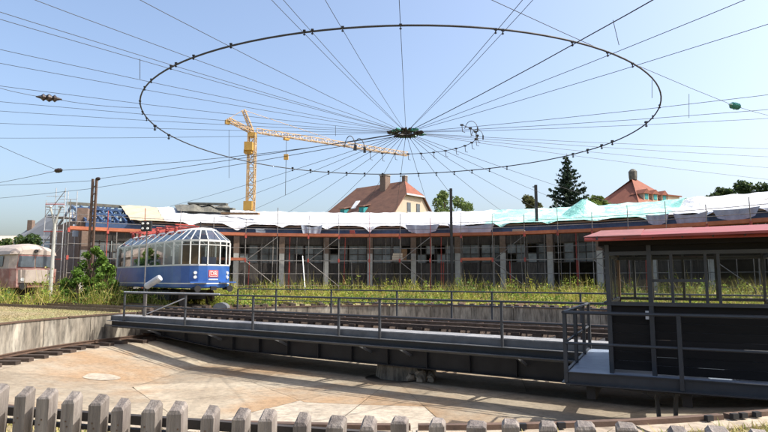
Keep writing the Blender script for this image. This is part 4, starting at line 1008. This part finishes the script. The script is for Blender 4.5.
def onslope(p, q): return rz - (rz - ZE) * q / WQ
for p_, q_, mm, a_, bb_ in ((9.0, 2.3, m_white, .9, 1.1),):
    b = MB(); z0, z1 = onslope(p_, q_), onslope(p_, q_ + bb_); b.prism([H(p_ - a_ / 2, q_, z0 + .02), H(p_ + a_ / 2, q_, z0 + .02), H(p_ + a_ / 2, q_ + bb_, z1 + .02), H(p_ - a_ / 2, q_ + bb_, z1 + .02)], Vector((0, 0, .1))); b.build('skylight', mm, hs)
for p_ in (6.2, 10.2):
    q_ = 3.6; z_ = onslope(p_, q_); dm_ = MB(); dm_.box(H(p_, q_ + .2, z_ - .35), (.9, 1.3, 1.1), math.atan2(hd_.y, hd_.x)); do = dm_.build('dormer', m_teal, hs)
    c = MB(); c.bar(H(p_, q_ + 1.0, z_ + .25), H(p_, q_ - 1.0, z_ + .75), 1.2, .12); c.build('dormer_roof', m_tiles, do)
for q_ in (-1.0, 1.1):
    c = MB(); c.box(H(-.03, q_, 11.6), (.1, .75, 1.4), math.atan2(hd_.y, hd_.x)); wo = c.build('window', m_wpane, hs); c = MB(); c.box(H(-.05, q_, 10.85), (.2, .95, .12), math.atan2(hd_.y, hd_.x)); c.build('sill', m_concrete, wo)
# hipped house with cupola
ax_ = dp(633, 178, 80); O2 = Vector((ax_.x, ax_.y, 0)); a2 = R(28)
def H2(x, y, z): return O2 + Vector((x * math.cos(a2) - y * math.sin(a2), x * math.sin(a2) + y * math.cos(a2), z))
h2 = thing('hipped_house', O2, 'orange tiled hipped roof house with small dormers and a dark cupola', 'house')
zA, zE2, hw2 = ax_.z, ax_.z - 4.3, 4.3
b = MB(); b.box(H2(.6, 0, (zE2 - .1) / 2), (2 * hw2, 2 * hw2 - 1.4, zE2 - .1), a2); b.build('wall', m_plaster, h2)
cn = [H2(-hw2 - .3, -hw2, zE2 - .1), H2(hw2 + 1, -hw2, zE2 - .1), H2(hw2 + 1, hw2, zE2 - .1), H2(-hw2 - .3, hw2, zE2 - .1)]
for i in range(4):
    b = MB(); b.prism([cn[i], cn[(i + 1) % 4], H2(.3, 0, zA)] if i % 2 else [cn[i], cn[(i + 1) % 4], H2(.3, 0, zA), H2(-.3, 0, zA)], Vector((0, 0, -.15))); b.build('roof_slope', m_tiles2, h2)
c = MB(); c.lathe(H2(0, 0, zA - .3), [(.55, 0), (.6, .5), (.62, 1.2), (.4, 1.45), (.2, 1.6)], 8); c.build('cupola', m_tarpd, h2)
for i, x in enumerate((-2.3, -.5, 1.4)):
    yy = -3.0; zz = zE2 + 1.1; c = MB(); c.box(H2(x, yy, zz - .15), (1.0, 1.5, 1.0), a2); dd_ = c.build('dormer', m_plaster, h2)
    c = MB(); c.prism([H2(x - .75, yy - .95, zz + .3), H2(x + .75, yy - .95, zz + .3), H2(x, yy - .95, zz + .95)], H2(0, 2.2, 0) - H2(0, 0, 0)); c.build('dormer_roof', m_tiles2, dd_)
    c = MB(); c.box(H2(x, yy - .77, zz - .1), (.65, .06, .7), a2); c.build('window', m_teal, dd_)
c = MB(); c.box(H2(3.3, -2.6, zE2 + .7), (2.6, 2.4, 1.4), a2); sd_ = c.build('side_dormer', m_plaster, h2); c = MB(); c.bar(H2(3.3, -4.0, zE2 + 1.45), H2(3.3, -1.0, zE2 + 1.75), 3.2, .16); c.build('dormer_roof', m_tiles2, sd_)
# grey sheds at the far left
gs = thing('grey_shed', dp(38, 280, 62), 'long shed with a plain grey sloping roof beyond the scaffold tower', 'shed')
p = [dp(15, 238, 66), dp(52, 238, 60), dp(58, 216, 64), dp(50, 214, 66)]
b = MB(); q0, q1, q2, q3 = dp(14, 239, 64), dp(58, 239, 58), dp(58, 214.5, 62), dp(48, 214.5, 66); b.prism([q0, q1, q2, q3], Vector((0, 0, -.2))); b.build('roof', m_stub, gs)
b = MB(); b.prism([Vector((q0.x, q0.y, 0)), Vector((q1.x, q1.y, 0)), q1 - Vector((0, 0, .25)), q0 - Vector((0, 0, .25))], (0, .3, 0)); b.build('wall', m_tarpb, gs)
block('vent', m_brick, gs, dp(31, 225.5, 64.5), (.55, .55, 1.2))
ls = thing('low_shed', dp(10, 280, 75), 'low pale shed roof far behind the faded railcar', 'shed')
b = MB(); b.prism([dp(-30, 241, 74), dp(28, 241, 74), dp(24, 236, 78), dp(-30, 236, 78)], Vector((0, 0, -.2))); b.build('roof', m_plaster, ls)
b = MB(); b.prism([Vector((dp(-30, 241, 74).x, 74.5, 0)), Vector((dp(26, 241, 74).x, 74.5, 0)), dp(26, 241.5, 74.5), dp(-30, 241.5, 74.5)], (0, .3, 0)); b.build('wall', m_plaster, ls)

# ------------------------------------------------------------------ trees
def cols(n, base, var=.35, hi=None):
    f = (1 + var * (rng.random(n) * 2 - 1))[:, None]; c = np.array(base)[None, :] * f
    if hi is not None:
        m = rng.random(n) < .3; c[m] = np.array(hi)[None, :] * f[m]
    return c
def tree(name, base, h, clumps, label, cat, col, hi, nl, leaf, trunk=.18, group=None):
    base = Vector(base); t = thing(name, base, label, cat, group)
    b = MB(); b.tube([base, base + Vector((.05, 0, h * .35)), base + Vector((0, .05, h * .7))], [trunk, trunk * .75, trunk * .3], 8)
    for (dx, dy, dz, r) in clumps: b.tube([base + Vector((0, 0, h * .35)), base + Vector((dx * .5, dy * .5, (h * .35 + dz) / 2)), base + Vector((dx, dy, dz))], [trunk * .4, trunk * .25, .02], 5)
    b.build('trunk', m_bark, t)
    tot = sum(c[3] ** 2 for c in clumps); Q_ = []
    for (dx, dy, dz, r) in clumps:
        n = int(nl * r * r / tot); d = rng.normal(size=(n, 3)); d /= np.linalg.norm(d, axis=1)[:, None]
        rad = r * (.35 + .65 * rng.random(n) ** .5) * (1 + .25 * np.sin(d[:, 0] * 5 + dx) * np.sin(d[:, 2] * 6 + dz) * np.cos(d[:, 1] * 4))
        Q_.append(np.array(base) + np.array((dx, dy, dz)) + d * rad[:, None] * np.array((1, 1, .85)))
    ctr = np.concatenate(Q_); leafmesh('crown', rand_quads(ctr, leaf, .2), cols(len(ctr), col, .4, hi), LEAF, t)
def rclumps(n, w, z0, z1, r, seed):
    q = random.Random(seed); out = []
    for i in range(n):
        z = z0 + (z1 - z0) * (i + .5) / n; k = math.sin(math.pi * min(.95, max(.12, (z - z0) / (z1 - z0) * .85 + .12))); a = q.uniform(0, 6.28)
        out.append((math.cos(a) * w * k * q.uniform(.4, 1), math.sin(a) * w * k * q.uniform(.4, 1), z, r * q.uniform(.7, 1.2)))
    return out
def ground_at(px, Y): q = dp(px, 280, Y); q.z = 0; return q
q = ground_at(447, 75); zt = dp(447, 190, 75).z
tree('leafy_tree', q, zt, rclumps(34, 3.9, zt - 6, zt - .5, .75, 3), 'light green feathery tree beside the tiled house', 'tree', (.10, .15, .04), (.17, .22, .07), 5200, .17)
q = ground_at(530, 66); zt = dp(530, 195, 66).z
tree('leafy_tree', q, zt, rclumps(16, 2.3, zt - 4.5, zt - .5, .65, 5), 'olive green bushy tree left of the spruce', 'tree', (.085, .09, .035), (.12, .12, .05), 4500, .17)
q = ground_at(602, 66); zt = dp(602, 193, 66).z
tree('leafy_tree', q, zt, rclumps(16, 2.7, zt - 4.5, zt - .6, .65, 6), 'yellow green round tree between the spruce and the hipped house', 'tree', (.11, .16, .03), (.16, .21, .05), 4000, .17)
for i, (px, ty, Y, wd) in enumerate(((728, 185, 62, 1.5), (751, 180, 62, 2.1), (772, 183, 60, 2.0))):
    q = ground_at(px, Y); zt = dp(px, ty, Y).z
    tree('leafy_tree', q, zt, rclumps(11, wd, zt - 4.5, zt - .5, .8, 11 + i), ['smaller dark green tree at the left of the group above the white roof', 'tallest dark green tree of the group above the white roof', 'dark green tree at the right end of the group above the white roof'][i], 'tree', (.035, .065, .022), (.075, .11, .035), 4000, .17)
for i, (px, ty) in enumerate(((4, 237), (18, 236), (31, 234.5))):
    q = ground_at(px, 55); zt = dp(px, ty, 55).z
    tree('hedge_tree', q, zt, rclumps(9, 1.2, 2, zt - .3, .6, 30 + i), 'low dark hedge tree behind the faded railcar', 'tree', (.045, .08, .025), (.08, .12, .03), 2000, .15, .1, 'hedge trees')
# spruce
sb_ = ground_at(571, 70); zt = dp(571, 153, 70).z
sp_ = thing('spruce_tree', sb_, 'tall dark spruce standing behind the mint tarpaulin', 'tree')
b = MB(); b.tube([sb_, sb_ + Vector((0, 0, zt * .6)), sb_ + Vector((0, 0, zt))], [.28, .16, .015], 8); b.build('trunk', m_bark, sp_)
QQ = []; zz = 3.
while zz < zt - .1:
    ln = min(3.7, .10 + (zt - zz) * .43); nb_ = 11 if ln > 1 else 7; ph = random.uniform(0, 6)
    for k in range(nb_):
        a = ph + 6.283 * k / nb_ + random.uniform(-.2, .2); L_ = ln * random.uniform(.55, 1.18); zj = random.uniform(-.28, .28); m_ = max(4, int(L_ * 11))
        for j in range(m_):
            q = (j + .6) / m_; x = L_ * q; zc = zz + zj + .18 * ln * (q ** 2) - .22 * math.sin(q * 3.1) * ln * .4
            for _ in range(2): QQ.append((sb_.x + math.cos(a) * x + random.gauss(0, .06 + .1 * (1 - q)), sb_.y + math.sin(a) * x + random.gauss(0, .06), zc - random.random() * .2))
    zz += .55 + .12 * random.random()
QQ = np.array(QQ); leafmesh('crown', rand_quads(QQ, .19, -.3), cols(len(QQ), (.020, .036, .022), .45, (.035, .06, .03)), LEAF, sp_)
# bushes on the left
for i, (px, by, ty, Y, wd, nl) in enumerate(((92, 302, 245, 34.2, 1.1, 3400), (77, 303, 268, 33.5, .85, 1700), (107, 303, 262, 33.0, .75, 1500))):
    q = ground_at(px, Y); zt = dp(px, ty, Y).z
    tree('green_bush', q, zt, rclumps(34 if i == 0 else 14, wd * 1.1, .3, zt - .2, .25, 50 + i), ['tallest fresh green bush in front of the lattice mast', 'low green bush between the lamp post and the tall bush', 'green bush covering the tail of the blue railcar'][i], 'bush', (.085, .16, .022), (.15, .24, .04), nl, .085, .06)

# ------------------------------------------------------------------ weeds and grass
def blades(name, pts, h, wd, col, hi, label=None, lean=.35):
    n = len(pts); a = rng.random(n) * 6.283; hh = h * (.45 + .9 * rng.random(n)); d = np.stack([np.cos(a), np.sin(a), np.zeros(n)], 1)
    le = rng.normal(size=(n, 3)) * lean * hh[:, None]; le[:, 2] = hh; w_ = (wd * (.6 + .8 * rng.random(n)))[:, None]
    q = np.stack([pts - d * w_ * .5, pts + d * w_ * .5, pts + le * .6 + d * w_ * .6, pts + le - d * w_ * .1], 1)
    return q, cols(n, col, .35, hi)
def clusters(n, k, f, spread):
    """k plant centres from sampler f, n blades about them"""
    c = f(k); i = rng.integers(0, k, n); p = c[i].copy(); p[:, :2] += rng.normal(size=(n, 2)) * spread; return p, i
def far_sample(n, r0=14.0, r1=30, a0=-66, a1=66):
    a = np.radians(a0 + (a1 - a0) * rng.random(n)); r = np.sqrt(r0 ** 2 + (r1 ** 2 - r0 ** 2) * rng.random(n))
    return np.stack([PC.x + np.sin(a) * r, PC.y + np.cos(a) * r, np.zeros(n)], 1)
QS, CS = [], []
NP = 2600; cen = np.concatenate([far_sample(2200), far_sample(400, 13.9, 22, -56, -30)]); rr_ = np.hypot(cen[:, 0] - PC.x, cen[:, 1] - PC.y)
hp_ = (.40 + .95 * rng.random(NP) ** 1.6) * np.clip((rr_ - 12.4) / 10, .14, 1.0) * (.75 + .5 * np.sin(cen[:, 0] * .9 + cen[:, 1] * .3) ** 2); hue = np.sin(cen[:, 0] * .55 + 1.3) * np.sin(cen[:, 1] * .4 + cen[:, 0] * .2) * .5 + .45 + rng.normal(size=NP) * .3
tall = rng.random(NP) < .06; hp_[tall] *= 1.35
pal = np.array([(.28, .30, .045), (.16, .24, .035), (.075, .14, .025), (.38, .31, .12)])
def pcol(h, n):
    h = np.clip(h, 0, 1)[:, None]; c = np.where(h < .5, pal[0] * (1 - 2 * h) + pal[1] * 2 * h, pal[1] * (2 - 2 * h) + pal[2] * (2 * h - 1))
    dry = rng.random(n) < .10; c[dry] = pal[3]; return c * (.65 + .7 * rng.random(n))[:, None]
keep = ~((cen[:, 0] < -9.3) & (cen[:, 1] < 31.5 + .8 * np.sin(cen[:, 0] * 1.7))) & (np.sin(cen[:, 0] * .8 + 2 * np.sin(cen[:, 1] * .3)) * np.sin(cen[:, 1] * .7 + 1) + rng.normal(size=NP) * .4 > -.75)
cen, hp_, hue = cen[keep], hp_[keep], hue[keep]; NP = len(cen)
nl = 68000; i = rng.integers(0, NP, nl); zz = rng.random(nl) ** .8
ctr = cen[i].copy(); ctr[:, :2] += rng.normal(size=(nl, 2)) * (.10 + .16 * (1 - zz))[:, None]; ctr[:, 2] = .03 + hp_[i] * zz
QS.append(rand_quads(ctr, .04 + .05 * rng.random(nl), .1)); CS.append(pcol(hue[i] + rng.normal(size=nl) * .12, nl))
nb2 = 22000; i = rng.integers(0, NP, nb2); p = cen[i].copy(); p[:, :2] += rng.normal(size=(nb2, 2)) * .25
q, c = blades('', p, hp_[i] * 1.1, .022, (.33, .30, .07), (.46, .38, .15), lean=.3); QS.append(q); CS.append(c)
wd_ = leafmesh('weeds', np.concatenate(QS), np.concatenate(CS), LEAF); tag(wd_, 'yellow green weeds covering the ground between pit and shed', 'weeds', kind='stuff')
# dry lawn on the left and tufts near the fence
def lawn(n):
    x = -24 + 14 * rng.random(n * 4); y = 11 + 24 * rng.random(n * 4); r = np.hypot(x - PC.x, y - PC.y); k = (r > 13.5) & (np.abs(x) < .72 * y + 1); x, y = x[k][:n], y[k][:n]
    return np.stack([x, y, np.zeros(len(x))], 1)
p = lawn(22000); q, c = blades('', p, np.full(len(p), .055), .014, (.36, .29, .155), (.25, .22, .10), lean=.8)
def nearrim(n):
    x = -6 + 14 * rng.random(n * 3); y = 2.2 + 6.5 * rng.random(n * 3); r = np.hypot(x - PC.x, y - PC.y); k = (r > 13.16); x, y = x[k][:n], y[k][:n]
    return np.stack([x, y, np.zeros(len(x))], 1)
p2, i2 = clusters(46000, 1700, nearrim, .07); k = np.hypot(p2[:, 0] - PC.x, p2[:, 1] - PC.y) > 13.1; p2 = p2[k]
q2, c2 = blades('', p2, np.full(len(p2), .075), .009, (.36, .31, .12), (.20, .24, .05), lean=.6)
gs_ = leafmesh('dry_grass', np.concatenate([q, q2]), np.concatenate([c, c2]), LEAF); tag(gs_, 'short straw coloured grass on the ground round the pit', 'grass', kind='stuff')
for o in (cope, wall):
    pass
